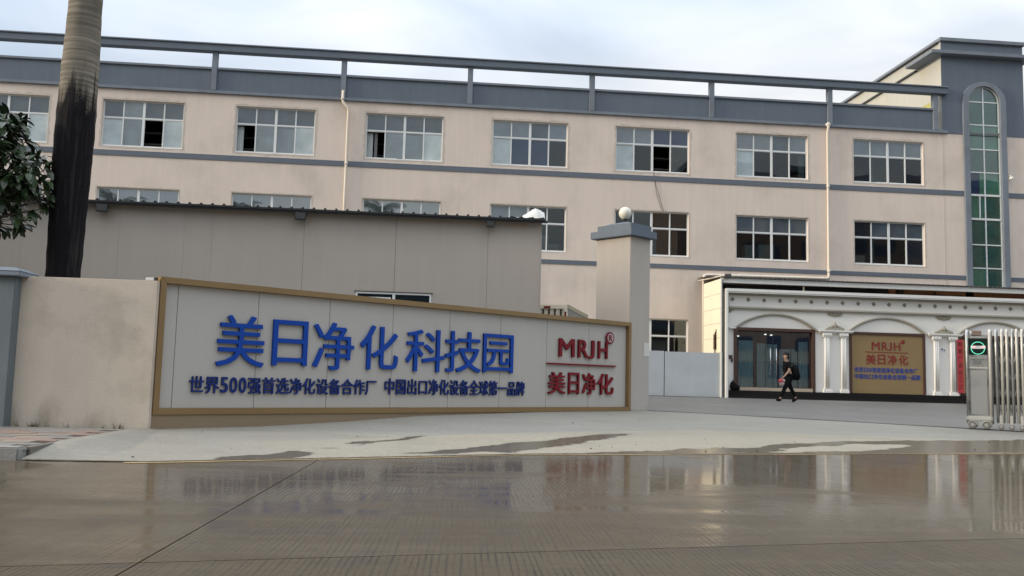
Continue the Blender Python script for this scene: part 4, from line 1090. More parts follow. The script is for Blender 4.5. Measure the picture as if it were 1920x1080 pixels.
MB().lathe((0, 0, 0), [(.11, 0), (.11, .004)], 22, 'y').build('ring', mat('ring_pale', (.40, .30, .30), .5), rm, local=True).location = (0, -.005, 0)
g2 = letter('R', red_l, rm, -.06, .06, -.07, .07, -.012, .006, .02)
MB().box(8.90, 11.29, YL, YL + TH, 1.415, 1.45).build('line', red_l, sg, local=True)
for ch, a, c in (('美', 8.95, 9.51), ('日', 9.62, 9.98), ('净', 10.10, 10.58), ('化', 10.64, 11.22)): letter(ch, red_l, sg, a, c, .745, 1.245, YL, TH, .014)
# ------------------------------------------------------------------ gate pillar
gp = thing('gate_pillar', 'tall beige gate pillar with blue stepped cap at the right end of the sign', 'pillar', (-7.824 + 11.83 * math.cos(SA), -22.964 + 11.83 * math.sin(SA), .3), SA)
MB().box(.002, .80, 0, 1.13, 0, 4.42).build('shaft', pillar_m, gp, local=True, bevel=.012)
MB().box(-.12, .92, -.12, 1.25, 4.422, 4.61).build('cap_slab', blue_paint, gp, local=True, bevel=.012)
b = MB(); b.box(-.02, .82, -.02, 1.10, 4.612, 4.76); b.build('cap_tier', blue_paint, gp, local=True, bevel=.012)
b = MB(); b.add([(.06, .06, 4.762), (.76, .06, 4.762), (.76, 1.05, 4.762), (.06, 1.05, 4.762), (.22, .3, 4.84), (.6, .3, 4.84), (.6, .85, 4.84), (.22, .85, 4.84)], [(0, 1, 5, 4), (1, 2, 6, 5), (2, 3, 7, 6), (3, 0, 4, 7), (4, 5, 6, 7)]); b.build('cap_top', blue_paint, gp, local=True)
pl_c = Vector((gp.location.x, gp.location.y, 0)) + Vector((math.cos(SA) * .4 - math.sin(SA) * .56, math.sin(SA) * .4 + math.cos(SA) * .56, 0))
gl = thing('globe_lamp', 'white globe lamp standing on top of the gate pillar', 'lamp', (pl_c.x + .03, pl_c.y, 5.14))
MB().lathe((0, 0, 0), [(.06, 0), (.06, .03), (.03, .05), (.03, .09), (.07, .10), (.07, .13)], 14).build('stem', grey_col, gl, local=True)
MB().ball((0, 0, .275), .165, 24, 16).build('globe', lamp_m, gl, local=True)
nt = thing('paper_notice', 'white paper notice stuck on the right face of the gate pillar', 'notice', (gp.location.x + math.cos(SA) * .68, gp.location.y + math.sin(SA) * .68, 1.72), SA)
MB().box(-.10, .115, -.006, -.002, 0, .34).build('sheet', mat('paper', (.6, .58, .54), .8, blotch=.03), nt, local=True)

# ------------------------------------------------------------------ boundary wall and blue pillar
bw = thing('boundary_wall', 'stained beige boundary wall left of the sign', 'wall', (-9, -23.1, .1))
b = MB(); b.box(-16, -7.80, -23.1, -22.88, .05, 2.455); b.build('wall', wall_m, bw, bevel=.012)
lp = thing('boundary_pillar', 'blue grey capped pillar of the boundary wall at the left edge', 'pillar', (-10.1, -23.2, .1))
boxo('shaft', mat('blue_pillar', (.135, .16, .165), .8, blotch=.12, streak=.1, blotch_scale=1.5, bump=.3), lp, -10.45, -9.86, -23.32, -22.8, .05, 2.42, bevel=.01)
b = MB(); b.box(-10.53, -9.76, -23.42, -22.7, 2.422, 2.50); b.build('cap', blue_light, lp, bevel=.012)
b = MB(); b.add([(-10.53, -23.42, 2.501), (-9.76, -23.42, 2.501), (-9.76, -22.7, 2.501), (-10.53, -22.7, 2.501), (-10.45, -23.34, 2.56), (-9.86, -23.34, 2.56), (-9.86, -22.8, 2.56), (-10.45, -22.8, 2.56)], [(0, 1, 5, 4), (1, 2, 6, 5), (2, 3, 7, 6), (3, 0, 4, 7), (4, 5, 6, 7)]); b.build('cap_top', blue_light, lp)
sc_ = thing('security_camera', 'small white security camera on the wall top at the corner of the sign', 'camera', (-7.86, -23.02, 2.46))
MB().box(-.15, -.02, -.05, .03, -.005, .045).build('housing', white_fr, sc_, local=True, bevel=.008); MB().box(-.02, .03, -.045, .025, -.04, .05).build('lens_hood', grey_col, sc_, local=True, bevel=.006); MB().tube([(-.05, 0, 0), (-.05, 0, -.05)], .012, 8).build('bracket', white_fr, sc_, local=True)
# facade CCTV
cc = thing('security_camera', 'small white security camera on the facade right of the green stair window', 'camera', (22.33, -.02, 10.62))
MB().box(-.04, .04, -.3, -.06, -.05, .05).build('housing', white_fr, cc, local=True, bevel=.01); MB().tube([(0, 0, .16), (0, -.12, .12), (0, -.14, .04)], .02, 8).build('bracket', white_fr, cc, local=True)

# ------------------------------------------------------------------ retractable gate
GA = -.63
gz = ground_z(8.4, -19.0) + .02
gt = thing('retractable_gate', 'folded steel retractable gate with wheeled motor cabinet and round lit display', 'gate', (8.265, -18.90, gz), GA)
H = 2.13
cab = MB(); cab.box(.055, .435, .0, .34, .27, H - .12); cab.build('cabinet', steel, gt, local=True, bevel=.006)
for x in (.03, .475):
    MB().tube([(x, -.02, .1), (x, -.02, H - .06), (x, .02, H), (x, .34, H), (x, .38, H - .06), (x, .38, .1)], .032, 10).build('post', cream_steel if x > .1 else steel, gt, local=True)
MB().tube([(.09, .05, H - .12), (.10, .1, H - .02), (.10, .28, H - .02), (.09, .33, H - .12)], .022, 8).build('handle', cream_steel, gt, local=True)
dsp = MB().box(.06, .43, -.012, .0, 1.60, H - .17).build('display', mat('display_black', (.004, .012, .010), .2), gt, local=True)
ring = MB(); n = 40
led = mat('green_led', (.05, .4, .25), .4, emit=(.15, .75, .5), emit_str=.7)
cx_, cz_, rr_ = .247, 1.745, .132
ring.tube([(cx_ + rr_ * math.cos(2 * math.pi * i / n), -.018, cz_ + rr_ * math.sin(2 * math.pi * i / n)) for i in range(n + 1)], .007, 6, False)
for i in range(16): ring.ball((cx_ + rr_ * math.cos(2 * math.pi * i / 16), -.02, cz_ + rr_ * math.sin(2 * math.pi * i / 16)), .010, 6, 4)
ring.build('led_ring', led, dsp, local=True)
MB().box(cx_ - .14, cx_ + .15, -.022, -.013, cz_ - .015, cz_ + .05).build('text_bar', mat('led_bar', (.35, .37, .36), .4, emit=(.5, .5, .48), emit_str=.25), dsp, local=True)
for x in (-.085, .10): MB().box(cx_ + x - .035, cx_ + x + .035, -.026, -.0221, cz_ + .012, cz_ + .045).build('red_led', mat('red_led', (.7, .3, .3), .4, emit=(1, .35, .35), emit_str=.8), dsp, local=True)
MB().box(.07, .43, -.018, .0, 1.50, 1.57).build('trim', steel, gt, local=True, bevel=.004); MB().box(.15, .30, -.012, .0, 1.40, 1.48).build('name_plate', mat('plate_grey', (.2, .21, .21), .4, metal=.5), gt, local=True)
MB().box(.07, .43, -.02, .0, 1.30, 1.33).build('trim', cream_steel, gt, local=True)
MB().box(.085, .415, -.012, .0, .30, 1.27).build('front_panel', mat('satin_panel', (.50, .49, .46), .30, metal=.6, blotch=.06, dirt=(.3, .31, .31), dirt_amt=.5, dirt_scale=2), gt, local=True, bevel=.006)
MB().box(.0, .50, -.07, .42, .17, .275).build('skirt', cream_steel, gt, local=True, bevel=.02)
def wheel(x, r, y, par):
    w = MB(); w.lathe((x, y, r), [(r * .75, -.022), (r, -.018), (r, .018), (r * .75, .022)], 18, 'y')
    o = w.build('wheel', mat('tyre_grey', (.24, .22, .19), .7), par, local=True)
    h = MB(); h.lathe((x, y, r), [(r * .25, -.034), (r * .25, .0)], 10, 'y')
    for k in range(5):
        a = 2 * math.pi * k / 5; h.tube([(x, y - .026, r), (x + r * .66 * math.cos(a), y - .026, r + r * .66 * math.sin(a))], r * .10, 5)
    h.build('rim', cream_steel, o, local=True)
    return o
for x in (.11, .38):
    wheel(x, .078, -.045, gt); wheel(x, .078, .39, gt)
    b = MB()
    for a0 in range(8):
        t0, t1 = math.pi * a0 / 8, math.pi * (a0 + 1) / 8
        b.quad((x + .098 * math.cos(t0), -.08, .08 + .098 * math.sin(t0)), (x + .098 * math.cos(t1), -.08, .08 + .098 * math.sin(t1)), (x + .098 * math.cos(t1), .0, .08 + .098 * math.sin(t1)), (x + .098 * math.cos(t0), .0, .08 + .098 * math.sin(t0)))
        b.quad((x + .098 * math.cos(t0), -.08, .08 + .098 * math.sin(t0)), (x + .098 * math.cos(t1), -.08, .08 + .098 * math.sin(t1)), (x + .082 * math.cos(t1), -.08, .08 + .082 * math.sin(t1)), (x + .082 * math.cos(t0), -.08, .08 + .082 * math.sin(t0)))
    b.build('mudguard', cream_steel, gt, local=True)
fme = None; sp_ = .098
for k in range(16):
    x = .60 + k * sp_
    if fme is None:
        q = MB().tube([(0, -.0, .14), (0, -.0, H - .05), (0, .03, H + .01), (0, .33, H + .01), (0, .37, H - .05), (0, .37, .14)], .027, 8); q.box(-.012, .012, 0, .37, .3, .33); q.box(-.012, .012, 0, .37, 1.15, 1.18); q.box(-.012, .012, 0, .37, H - .2, H - .16)
        o = q.build('gate_frame', cream_steel, gt, local=True); fme = o
    else: o = fme.copy(); col.objects.link(o); o.parent = gt
    o.location = (x, 0, 0); o.rotation_euler = (0, random.uniform(-.004, .004), 0)
    override_mat(o, cream_steel if k % 3 else steel)
lk = MB()
for k in range(15):
    x = .60 + k * sp_
    for yy in (.10, .27):
        for z in np.arange(.25, 1.8, .36):
            s_ = 1 if k % 2 else -1
            a, c = (z, z + .34) if s_ > 0 else (z + .34, z); lk.tube([(x, yy, a), (x + sp_, yy, c)], .011, 5, False)
o = lk.build('lattice_links', steel, gt, local=True); o['kind'] = 'stuff'
for k in range(0, 16, 2):
    x = .66 + k * sp_
    wheel(x, .06, -.03, gt); MB().box(x - .03, x + .03, -.03, .0, .10, .30).build('wheel_bracket', cream_steel, gt, local=True, bevel=.004)

# ------------------------------------------------------------------ truck behind the sign
tk = thing('box_truck', 'cream corrugated box truck parked behind the sign, roof just showing', 'truck', (.62, -11.1, .50), 1.25)
cargo = MB().box(0, 4.2, 0, 2.1, .75, 2.80).build('cargo_body', mat('truck_cream', (.80, .74, .58), .5, blotch=.05), tk, local=True, bevel=.02)
b = MB()
for i in range(11): b.box(-.03, 0, .16 + i * .18, .21 + i * .18, .9, 2.68)
b.build('dark_rib', grey_col, tk, local=True)
MB().box(-.05, 0, -.01, 2.11, 2.69, 2.80).build('top_rail', MATS['truck_cream'], tk, local=True); MB().box(-.05, .0, 0, .08, .8, 2.69).build('corner_rail', MATS['truck_cream'], tk, local=True)
MB().box(-.065, -.051, .015, .065, 2.42, 2.60).build('marker_lamp', red_l, tk, local=True); MB().box(-.065, -.051, .50, .70, 2.70, 2.76).build('marker_lamp', red_l, tk, local=True)
b = MB()
for i in range(20): b.box(.1 + i * .2, .17 + i * .2, -.03, 0, .8, 2.7)
b.build('side_rib', mat('truck_side', (.30, .29, .27), .6), tk, local=True); MB().box(0, 4.2, -.035, 0, 2.7, 2.82).build('side_rail', mat('truck_rail', (.35, .31, .2), .6), tk, local=True)
MB().prism([(4.25, .5), (6.0, .5), (6.0, 1.4), (5.7, 2.2), (4.25, 2.25)], .1, 2.0).build('cab', mat('cab_white', (.55, .62, .68), .3), tk, local=True, bevel=.03)
MB().box(1.2, 4.0, -.09, -.04, 1.9, 2.5).build('pale_side_panel', mat('cab_white', (.5, .6, .7), .3), tk, local=True)  # pale panel laid over the side of the cargo body
for x in (.9, 5.2):
    for y in (.08, 1.85): MB().lathe((x, y, .42), [(.3, 0), (.42, .03), (.42, .2), (.3, .23)], 18, 'y').build('wheel', rubber, tk, local=True)
MB().box(0, 5.9, .6, 1.5, .5, .74).build('chassis', grey_col, tk, local=True)

# scooter behind the pillar
zc = ground_z(3.5, -11.0)
sk = thing('parked_scooter', 'dark scooter mostly hidden behind the gate pillar', 'scooter', (2.42, -12.4, zc + .0), .62)
for x in (0, 1.25):
    w = MB().lathe((-x, 0, .23), [(.17, -.05), (.23, -.035), (.23, .035), (.17, .05)], 20, 'y').build('wheel', rubber, sk, local=True)
    MB().lathe((-x, 0, .23), [(.12, -.03), (.12, .03)], 12, 'y').build('rim', steel, w, local=True)
MB().prism([(-1.5, .45), (-1.3, .75), (-.75, .72), (-.62, .36), (-.3, .32), (-.12, .85), (.02, .95), (.0, .60), (-.12, .25), (-.9, .24), (-1.3, .35)], -.13, .13).build('body', mat('scooter_body', (.03, .03, .035), .3), sk, local=True, bevel=.02)
MB().box(-1.35, -.75, -.13, .13, .75, .83).build('seat', black_bag, sk, local=True, bevel=.03)
MB().tube([(.05, -.32, 1.02), (-.02, -.1, .98), (-.02, .1, .98), (.05, .32, 1.02)], .02, 8).build('handlebar', grey_col, sk, local=True)
for s_ in (-1, 1): MB().tube([(0, s_ * .25, 1.0), (.03, s_ * .3, 1.2)], .008, 6).ball((.03, s_ * .31, 1.24), .06, 10, 6, (.3, 1, .8)).build('mirror', grey_col, sk, local=True)
MB().prism([(-.14, .46), (.2, .46), (.25, .36), (0, .5), (-.2, .4)], -.06, .06).build('mudguard', MATS['scooter_body'], sk, local=True)

# ------------------------------------------------------------------ royal palm by the wall
def palm(name, label, loc, h, r, group=None, fronds=15, mtop=None, crown=True):
    t = thing(name, label, 'tree', loc, 0, group)
    n = 90; prof = []; rj = random.Random(int(abs(loc[0]) * 10))
    for i in range(n + 1):
        z = h * i / n; u = z / h
        rad = r * (.93 + .20 * math.exp(-((u - .40) / .16) ** 2) + .12 * math.exp(-(u / .04) ** 2) - .18 * max(0, u - .62)) + (.006 if i % 3 == 0 else 0) + rj.uniform(-.003, .003)
        prof.append((rad, z))
    b = MB().lathe((0, 0, 0), prof, 28)
    for i, v in enumerate(b.v):
        a = math.atan2(v[1], v[0]); k = 1 + .012 * math.sin(a * 5 + v[2] * 2) + .008 * math.sin(a * 9 - v[2] * 3)
        b.v[i] = (v[0] * k + LEAN * (v[2] / h) * h, v[1] * k, v[2])
    b.build('trunk', mtop, t, local=True)
    cx = LEAN * h
    sh_ = MB().lathe((cx, 0, h), [(r * .72, 0), (r * .8, .3), (r * .62, 1.3), (r * .3, 1.9)], 20); sh_.build('crownshaft', mat('crownshaft_green', (.09, .13, .04), .5, streak=.1), t, local=True)
    for k in range(fronds):
        a = 2 * math.pi * k / fronds + rj.uniform(-.1, .1); el = rj.uniform(.3, 1.15); Lf = rj.uniform(2.6, 3.2)
        pts = []; p = Vector((cx, 0, h + 1.7)); e = el
        for s in range(9):
            pts.append(p.copy()); p = p + Vector((math.cos(a) * math.cos(e), math.sin(a) * math.cos(e), math.sin(e))) * Lf / 8; e -= .21
        b = MB().tube(pts, [.04 - .004 * i for i in range(9)], 5)
        side = Vector((-math.sin(a), math.cos(a), 0))
        for s in range(1, 9):
            for q in range(5):
                f = (s + q / 5) - 1; i = int(f); w = f - i; c = pts[i] * (1 - w) + pts[min(i + 1, 8)] * w; ln = .75 * math.sin(math.pi * min(.97, (f + 1) / 9.2)) + .1
                for sd2 in (-1, 1):
                    tip = c + side * sd2 * ln * .8 + Vector((0, 0, -ln * rj.uniform(.35, .7))) + Vector((math.cos(a), math.sin(a), 0)) * ln * .35
                    wd = Vector((math.cos(a), math.sin(a), .2)) * .028; b.add([c - wd, c + wd, tip], [(0, 1, 2)])
        o = b.build('frond', palm_leaf, t, local=True)
    return t
def palm_trunk_mat():
    m = bpy.data.materials.new('royal_palm_bark'); m.use_nodes = True
    t = m.node_tree; N = t.nodes; N.clear(); K = t.links.new
    out = N.new('ShaderNodeOutputMaterial'); p = N.new('ShaderNodeBsdfPrincipled'); K(p.outputs[0], out.inputs[0]); p.inputs['Roughness'].default_value = .95; p.inputs['Specular IOR Level'].default_value = .12
    geo = N.new('ShaderNodeNewGeometry')
    def mapped(sc): q = N.new('ShaderNodeMapping'); q.inputs['Scale'].default_value = sc; K(geo.outputs['Position'], q.inputs['Vector']); return q.outputs[0]
    def nz(vec, s=1.0, d=5): n = N.new('ShaderNodeTexNoise'); n.inputs['Scale'].default_value = s; n.inputs['Detail'].default_value = d; K(vec, n.inputs['Vector']); return n.outputs['Fac']
    def mt(op, a, b=0.0, c=0.0, cl=False):
        n = N.new('ShaderNodeMath'); n.operation = op; n.use_clamp = cl
        for i, v in enumerate((a, b, c)):
            if isinstance(v, (int, float)): n.inputs[i].default_value = v
            else: K(v, n.inputs[i])
        return n.outputs[0]
    def mixc(f, a, b):
        q = N.new('ShaderNodeMixRGB'); K(f, q.inputs[0])
        for i, v in ((1, a), (2, b)):
            if isinstance(v, tuple): q.inputs[i].default_value = (*v, 1)
            else: K(v, q.inputs[i])
        return q.outputs[0]
    sx = N.new('ShaderNodeSeparateXYZ'); K(geo.outputs['Position'], sx.inputs[0]); z = sx.outputs[2]
    ringv = mt('ADD', mt('MULTIPLY', nz(mapped((.5, .5, 16.0)), 1.0, 2), .7), mt('MULTIPLY', nz(mapped((1.5, 1.5, 4.0)), 1.0, 4), .3)); stre = nz(mapped((14, 14, .8)), 1.0, 5); fine = nz(geo.outputs['Position'], 40, 3)
    pale = mixc(mt('MULTIPLY', mt('SUBTRACT', ringv, .42), 4.0, cl=True), (.13, .115, .09), (.30, .27, .215))
    pale = mixc(mt('MULTIPLY', mt('SUBTRACT', stre, .5), 2.0, cl=True), pale, (.20, .175, .135))
    blk = mixc(mt('MULTIPLY', mt('SUBTRACT', stre, .52), 4.0, cl=True), (.011, .010, .0115), (.042, .036, .034))
    edge = mt('ADD', z, mt('MULTIPLY', mt('SUBTRACT', stre, .5), -2.2))
    edge = mt('ADD', edge, mt('MULTIPLY', mt('SUBTRACT', fine, .5), .5))
    mask = mt('MULTIPLY', mt('SUBTRACT', edge, 5.60), 1.9, cl=True)
    sxx = mt('MULTIPLY', mt('SUBTRACT', -10.02, sx.outputs[0]), 3.0, cl=True)          # paler streaks of bark on the left side, higher up
    mask = mt('MAXIMUM', mask, mt('MULTIPLY', mt('MULTIPLY', sxx, mt('MULTIPLY', mt('SUBTRACT', stre, .42), 3.0, cl=True)), mt('MULTIPLY', mt('SUBTRACT', z, 3.6), .6, cl=True)))
    K(mixc(mask, blk, pale), p.inputs['Base Color'])
    b = N.new('ShaderNodeBump'); b.inputs['Strength'].default_value = .6; b.inputs['Distance'].default_value = .015; K(mt('ADD', ringv, mt('MULTIPLY', fine, .4)), b.inputs['Height']); K(b.outputs[0], p.inputs['Normal'])
    return m
LEAN = 0.008
palm('royal_palm', 'thick royal palm trunk behind the boundary wall, grey above and stained black below', (-9.87, -21.56, .1), 12.5, .283, mtop=palm_trunk_mat())
LEAN = 0.0

# ------------------------------------------------------------------ broadleaf tree at the left edge
tr_ = thing('broadleaf_tree', 'dark glossy broad leaved tree at the left edge in front of the factory', 'tree', (-11.6, -22.1, .1))
b = MB(); b.tube([(-11.6, -22.1, .05), (-11.55, -22.1, 1.2), (-11.62, -22.05, 2.3), (-11.5, -22.1, 3.2), (-11.4, -22.15, 4.3), (-11.3, -22.1, 5.0)], [.16, .14, .12, .09, .06, .03], 10)
b.build('trunk', bark_m, tr_)
def leaf_mesh(L_, W_, bend, m):
    n = 6; b = MB(); vs = []
    for i in range(n + 1):
        u = i / n; w = W_ * (math.sin(math.pi * min(1, u ** 1.25)) ** .8) * .5 if 0 < i < n else .004
        z = -bend * u * u; vs += [(u * L_, -w, z + w * .22), (u * L_, 0, z), (u * L_, w, z + w * .22)]
    fs = []
    for i in range(n):
        a = i * 3; fs += [(a, a + 1, a + 4, a + 3), (a + 1, a + 2, a + 5, a + 4)]
    b.smooth = True; b.add(vs, fs); return b
rt_ = random.Random(11)
lm = []
for Lf, W_, bd in ((.26, .10, .06), (.22, .085, .03), (.29, .11, .10)):
    o = leaf_mesh(Lf, W_, bd, leaf_m).build('leaf', leaf_m, None, local=True); lm.append(o.data); bpy.data.objects.remove(o)
tips = []; tries = 0
def shape_ok(x, y, z):
    # uneven crown: main lobe, a shoulder to the right, a thin hanging spray
    a = ((x + 11.45) / 1.28) ** 2 + ((y + 22.1) / 1.2) ** 2 + ((z - 4.5) / 1.12) ** 2 < 1
    c = ((x + 10.35) / .50) ** 2 + ((y + 22.2) / .6) ** 2 + ((z - 4.15) / .62) ** 2 < 1
    d = ((x + 10.55) / .45) ** 2 + ((y + 22.2) / .4) ** 2 + ((z - 3.42) / .16) ** 2 < 1
    return a or c or d
while len(tips) < 340 and tries < 60000:
    tries += 1; x, y, z = rt_.uniform(-12.9, -9.95), rt_.uniform(-23.1, -21.1), rt_.uniform(3.2, 5.65)
    if shape_ok(x, y, z) and all((x - a) ** 2 + (y - b_) ** 2 + (z - c) ** 2 > .017 for a, b_, c in tips): tips.append((x, y, z))
core = Vector((-11.45, -22.1, 4.0)); leaves = []
br = MB()
for (x, y, z) in tips:
    tip = Vector((x, y, z)); d = (tip - core); s_ = core + d * .35 + Vector((0, 0, -.25))
    br.tube([s_, s_ + (tip - s_) * .5 + Vector((0, 0, -.05)), tip], [.016, .011, .006], 4, False)
    out = (d + Vector((0, 0, .25))).normalized(); nl = rt_.randint(7, 10)
    u = out.cross(Vector((0, 0, 1))).normalized(); v = out.cross(u)
    for k in range(nl):
        a = 2 * math.pi * k / nl + rt_.uniform(-.3, .3); sp2 = rt_.uniform(.7, 1.3)
        dr = (out * math.cos(sp2) + (u * math.cos(a) + v * math.sin(a)) * math.sin(sp2)); dr.z -= .30; dr.normalize()
        up_ = Vector((rt_.uniform(-.4, .4), rt_.uniform(-.6, .1), 1)); sx_ = dr; sy_ = up_.cross(sx_).normalized(); sz_ = sx_.cross(sy_)
        Mx = Matrix((sx_, sy_, sz_)).transposed().to_4x4(); Mx.translation = tip - dr * .02 - out * rt_.uniform(0, .12)
        leaves.append((Mx, rt_.choice(lm), rt_.random()))
br.build('branches', bark_m, tr_)['kind'] = 'stuff'
for (x0, y0, z0, x1, y1, z1) in ((-11.45, -22.1, 3.4, -10.2, -22.3, 3.62), (-11.45, -22.1, 3.8, -10.3, -22.6, 4.6), (-11.4, -22.1, 4.2, -11.0, -22.9, 5.0), (-11.5, -22.1, 3.2, -12.4, -22.4, 4.2)):
    MB().tube([(x0, y0, z0), ((x0 + x1) / 2, (y0 + y1) / 2, (z0 + z1) / 2 - .06), (x1, y1, z1)], [.045, .03, .012], 7).build('limb', bark_m, tr_)
def vis_key(L_): 
    p = L_[0].translation; return (CAM - p).length + (0 if p.x > -11.6 else 4) + abs(p.x + 10.6) * .3
leaves.sort(key=vis_key)
off = tr_.location
for Mx, me, q in leaves[:290]:
    o = bpy.data.objects.new('leaf', me); col.objects.link(o); o.parent = tr_; M2 = Mx.copy(); M2.translation = Mx.translation - off; o.matrix_local = M2
    if q < .22: override_mat(o, leaf_m2)
st = MB()
for Mx, me, q in leaves[290:]:
    st.smooth = True; st.add([Mx @ v.co for v in me.vertices], [tuple(p.vertices) for p in me.polygons])
st.build('foliage', leaf_m, tr_)['kind'] = 'stuff'

# ------------------------------------------------------------------ pedestrian
def skin(name, joints, edges, m, parent, root, levels=2, smooth=True):
    names = list(joints); me = bpy.data.meshes.new('t')
    me.from_pydata([joints[k][0] for k in names], [(names.index(a), names.index(c)) for a, c in edges], [])
    o = bpy.data.objects.new('t', me); col.objects.link(o)
    bpy.context.view_layer.objects.active = o
    sm = o.modifiers.new('s', 'SKIN'); sm.use_smooth_shade = smooth
    for i, k in enumerate(names):
        r_ = joints[k][1]; me.skin_vertices[0].data[i].radius = r_ if isinstance(r_, tuple) else (r_, r_)
        me.skin_vertices[0].data[i].use_root = (k == root)
    ss = o.modifiers.new('u', 'SUBSURF'); ss.levels = levels; ss.render_levels = levels
    bpy.context.view_layer.update()
    m2 = bpy.data.meshes.new_from_object(o.evaluated_get(bpy.context.evaluated_depsgraph_get()))
    bpy.data.objects.remove(o)
    m2.materials.clear(); m2.materials.append(m); m2.name = name
    r = bpy.data.objects.new(name, m2); col.objects.link(r); r.parent = parent; return r
PX, PY = 9.40, -6.3
pr = thing('person', 'person in black short sleeved top and trousers walking left with a backpack across the yard', 'person', (PX, PY, ground_z(PX, PY) + .014), .09)
J_ = {'pelvis': ((.03, 0, .90), (.115, .15)), 'waist': ((.03, 0, 1.05), (.10, .135)), 'chest': ((.0, 0, 1.27), (.115, .16)), 'neckb': ((-.03, 0, 1.43), (.06, .07)), 'neck': ((-.05, 0, 1.49), .052), 'jaw': ((-.085, 0, 1.545), (.065, .06)), 'head': ((-.075, 0, 1.64), (.095, .08)), 'crown': ((-.065, 0, 1.715), (.07, .06)),
      'shl': ((-.02, -.17, 1.38), .055), 'ell': ((-.06, -.235, 1.11), .042), 'wrl': ((-.25, -.23, .905), .028), 'hal': ((-.30, -.225, .865), (.035, .02)),
      'shr': ((-.01, .17, 1.38), .055), 'elr': ((.10, .23, 1.13), .042), 'wrr': ((.10, .24, .90), .028), 'har': ((.09, .24, .845), (.035, .02)),
      'hpl': ((.03, -.09, .88), .09), 'knl': ((-.16, -.10, .49), .058), 'anl': ((-.33, -.10, .12), .034), 'tol': ((-.42, -.10, .06), .020),
      'hpr': ((.03, .09, .88), .09), 'knr': ((.17, .10, .50), .058), 'anr': ((.37, .10, .15), .034), 'tor': ((.29, .10, .05), .020)}
E_ = [('pelvis', 'waist'), ('waist', 'chest'), ('chest', 'neckb'), ('neckb', 'neck'), ('neck', 'jaw'), ('jaw', 'head'), ('head', 'crown'), ('chest', 'shl'), ('shl', 'ell'), ('ell', 'wrl'), ('wrl', 'hal'), ('chest', 'shr'), ('shr', 'elr'), ('elr', 'wrr'), ('wrr', 'har'),
      ('pelvis', 'hpl'), ('hpl', 'knl'), ('knl', 'anl'), ('anl', 'tol'), ('pelvis', 'hpr'), ('hpr', 'knr'), ('knr', 'anr'), ('anr', 'tor')]
body = skin('body', J_, E_, skin_m, pr, 'pelvis')
for nm, hx, hy, hz in (('l', -.30, -.225, .865), ('r', .09, .24, .845)):
    for k, (dy, L_) in enumerate(((-.027, .07), (-.009, .08), (.009, .075), (.027, .06))):
        skin('finger', {'a': ((hx + .01, hy + dy * .6, hz), .010), 'b': ((hx - .02, hy + dy, hz - .035), .009), 'c': ((hx - .01, hy + dy, hz - .035 - L_ * .5), .008)}, [('a', 'b'), ('b', 'c')], skin_m, body, 'a', 1)
    skin('thumb', {'a': ((hx, hy, hz + .01), .011), 'b': ((hx - .04, hy + .01, hz - .005), .010), 'c': ((hx - .05, hy + .01, hz - .04), .008)}, [('a', 'b'), ('b', 'c')], skin_m, body, 'a', 1)
b = MB().ball((-.178, 0, 1.615), .017, 8, 6, (1.2, .8, 1.4)); b.build('nose', skin_m, body, local=True)
for s_ in (-1, 1):
    MB().ball((-.157, s_ * .032, 1.645), .010, 8, 6).build('eye', hair_m, body, local=True); MB().ball((-.055, s_ * .083, 1.63), .028, 8, 6, (.7, .35, 1.1)).build('ear', skin_m, body, local=True)
MB().box(-.166, -.15, -.02, .02, 1.568, 1.576).build('mouth', mat('lips', (.3, .12, .1), .5), body, local=True)
hb = MB().ball((-.035, 0, 1.69), .106, 20, 12, (1.0, .88, .80))
hb.ball((.0, 0, 1.64), .09, 14, 10, (.85, .95, 1.1))
hr = random.Random(2)
for _ in range(60):
    a, e = hr.uniform(0, 6.28), hr.uniform(.2, 1.5); p = Vector((-.035 + .10 * math.cos(a) * math.cos(e), .097 * math.sin(a) * math.cos(e), 1.69 + .09 * math.sin(e))); hb.ball(p, .022, 6, 4)
hb.build('hair', hair_m, body, local=True)
S_ = {k: (J_[k][0], (tuple(v * 1.16 + .01 for v in J_[k][1]) if isinstance(J_[k][1], tuple) else J_[k][1] * 1.5)) for k in ('pelvis', 'waist', 'chest', 'neckb', 'shl', 'shr')}
S_['pelvis'] = ((.03, 0, .87), (.13, .17)); S_['sll'] = ((-.05, -.215, 1.17), .072); S_['slr'] = ((.06, .215, 1.19), .072)
skin('shirt', S_, [('pelvis', 'waist'), ('waist', 'chest'), ('chest', 'neckb'), ('chest', 'shl'), ('shl', 'sll'), ('chest', 'shr'), ('shr', 'slr')], black_cloth, body, 'chest')
T_ = {'pelvis': ((.03, 0, .92), (.12, .155)), 'hpl': (J_['hpl'][0], .115), 'knl': (J_['knl'][0], .078), 'anl': ((-.32, -.10, .15), .062), 'hpr': (J_['hpr'][0], .115), 'knr': (J_['knr'][0], .078), 'anr': ((.36, .10, .19), .062)}
skin('trousers', T_, [('pelvis', 'hpl'), ('hpl', 'knl'), ('knl', 'anl'), ('pelvis', 'hpr'), ('hpr', 'knr'), ('knr', 'anr')], black_cloth, body, 'pelvis')
skin('shoe', {'a': ((-.31, -.10, .075), (.065, .055)), 'b': ((-.40, -.10, .06), (.06, .05)), 'c': ((-.50, -.10, .075), (.035, .03))}, [('a', 'b'), ('b', 'c')], black_bag, body, 'b')
skin('shoe', {'a': ((.39, .10, .11), (.065, .055)), 'b': ((.31, .10, .06), (.06, .05)), 'c': ((.22, .10, .045), (.035, .035))}, [('a', 'b'), ('b', 'c')], black_bag, body, 'b')
MB().box(.27, .41, .065, .135, .015, .03).build('sole', mat('pale_sole', (.5, .5, .48), .7), body, local=True)
bk = thing('backpack', 'bulging black backpack on the back of the walking person', 'backpack', (PX + .22, PY, ground_z(PX, PY) + .8), .09)
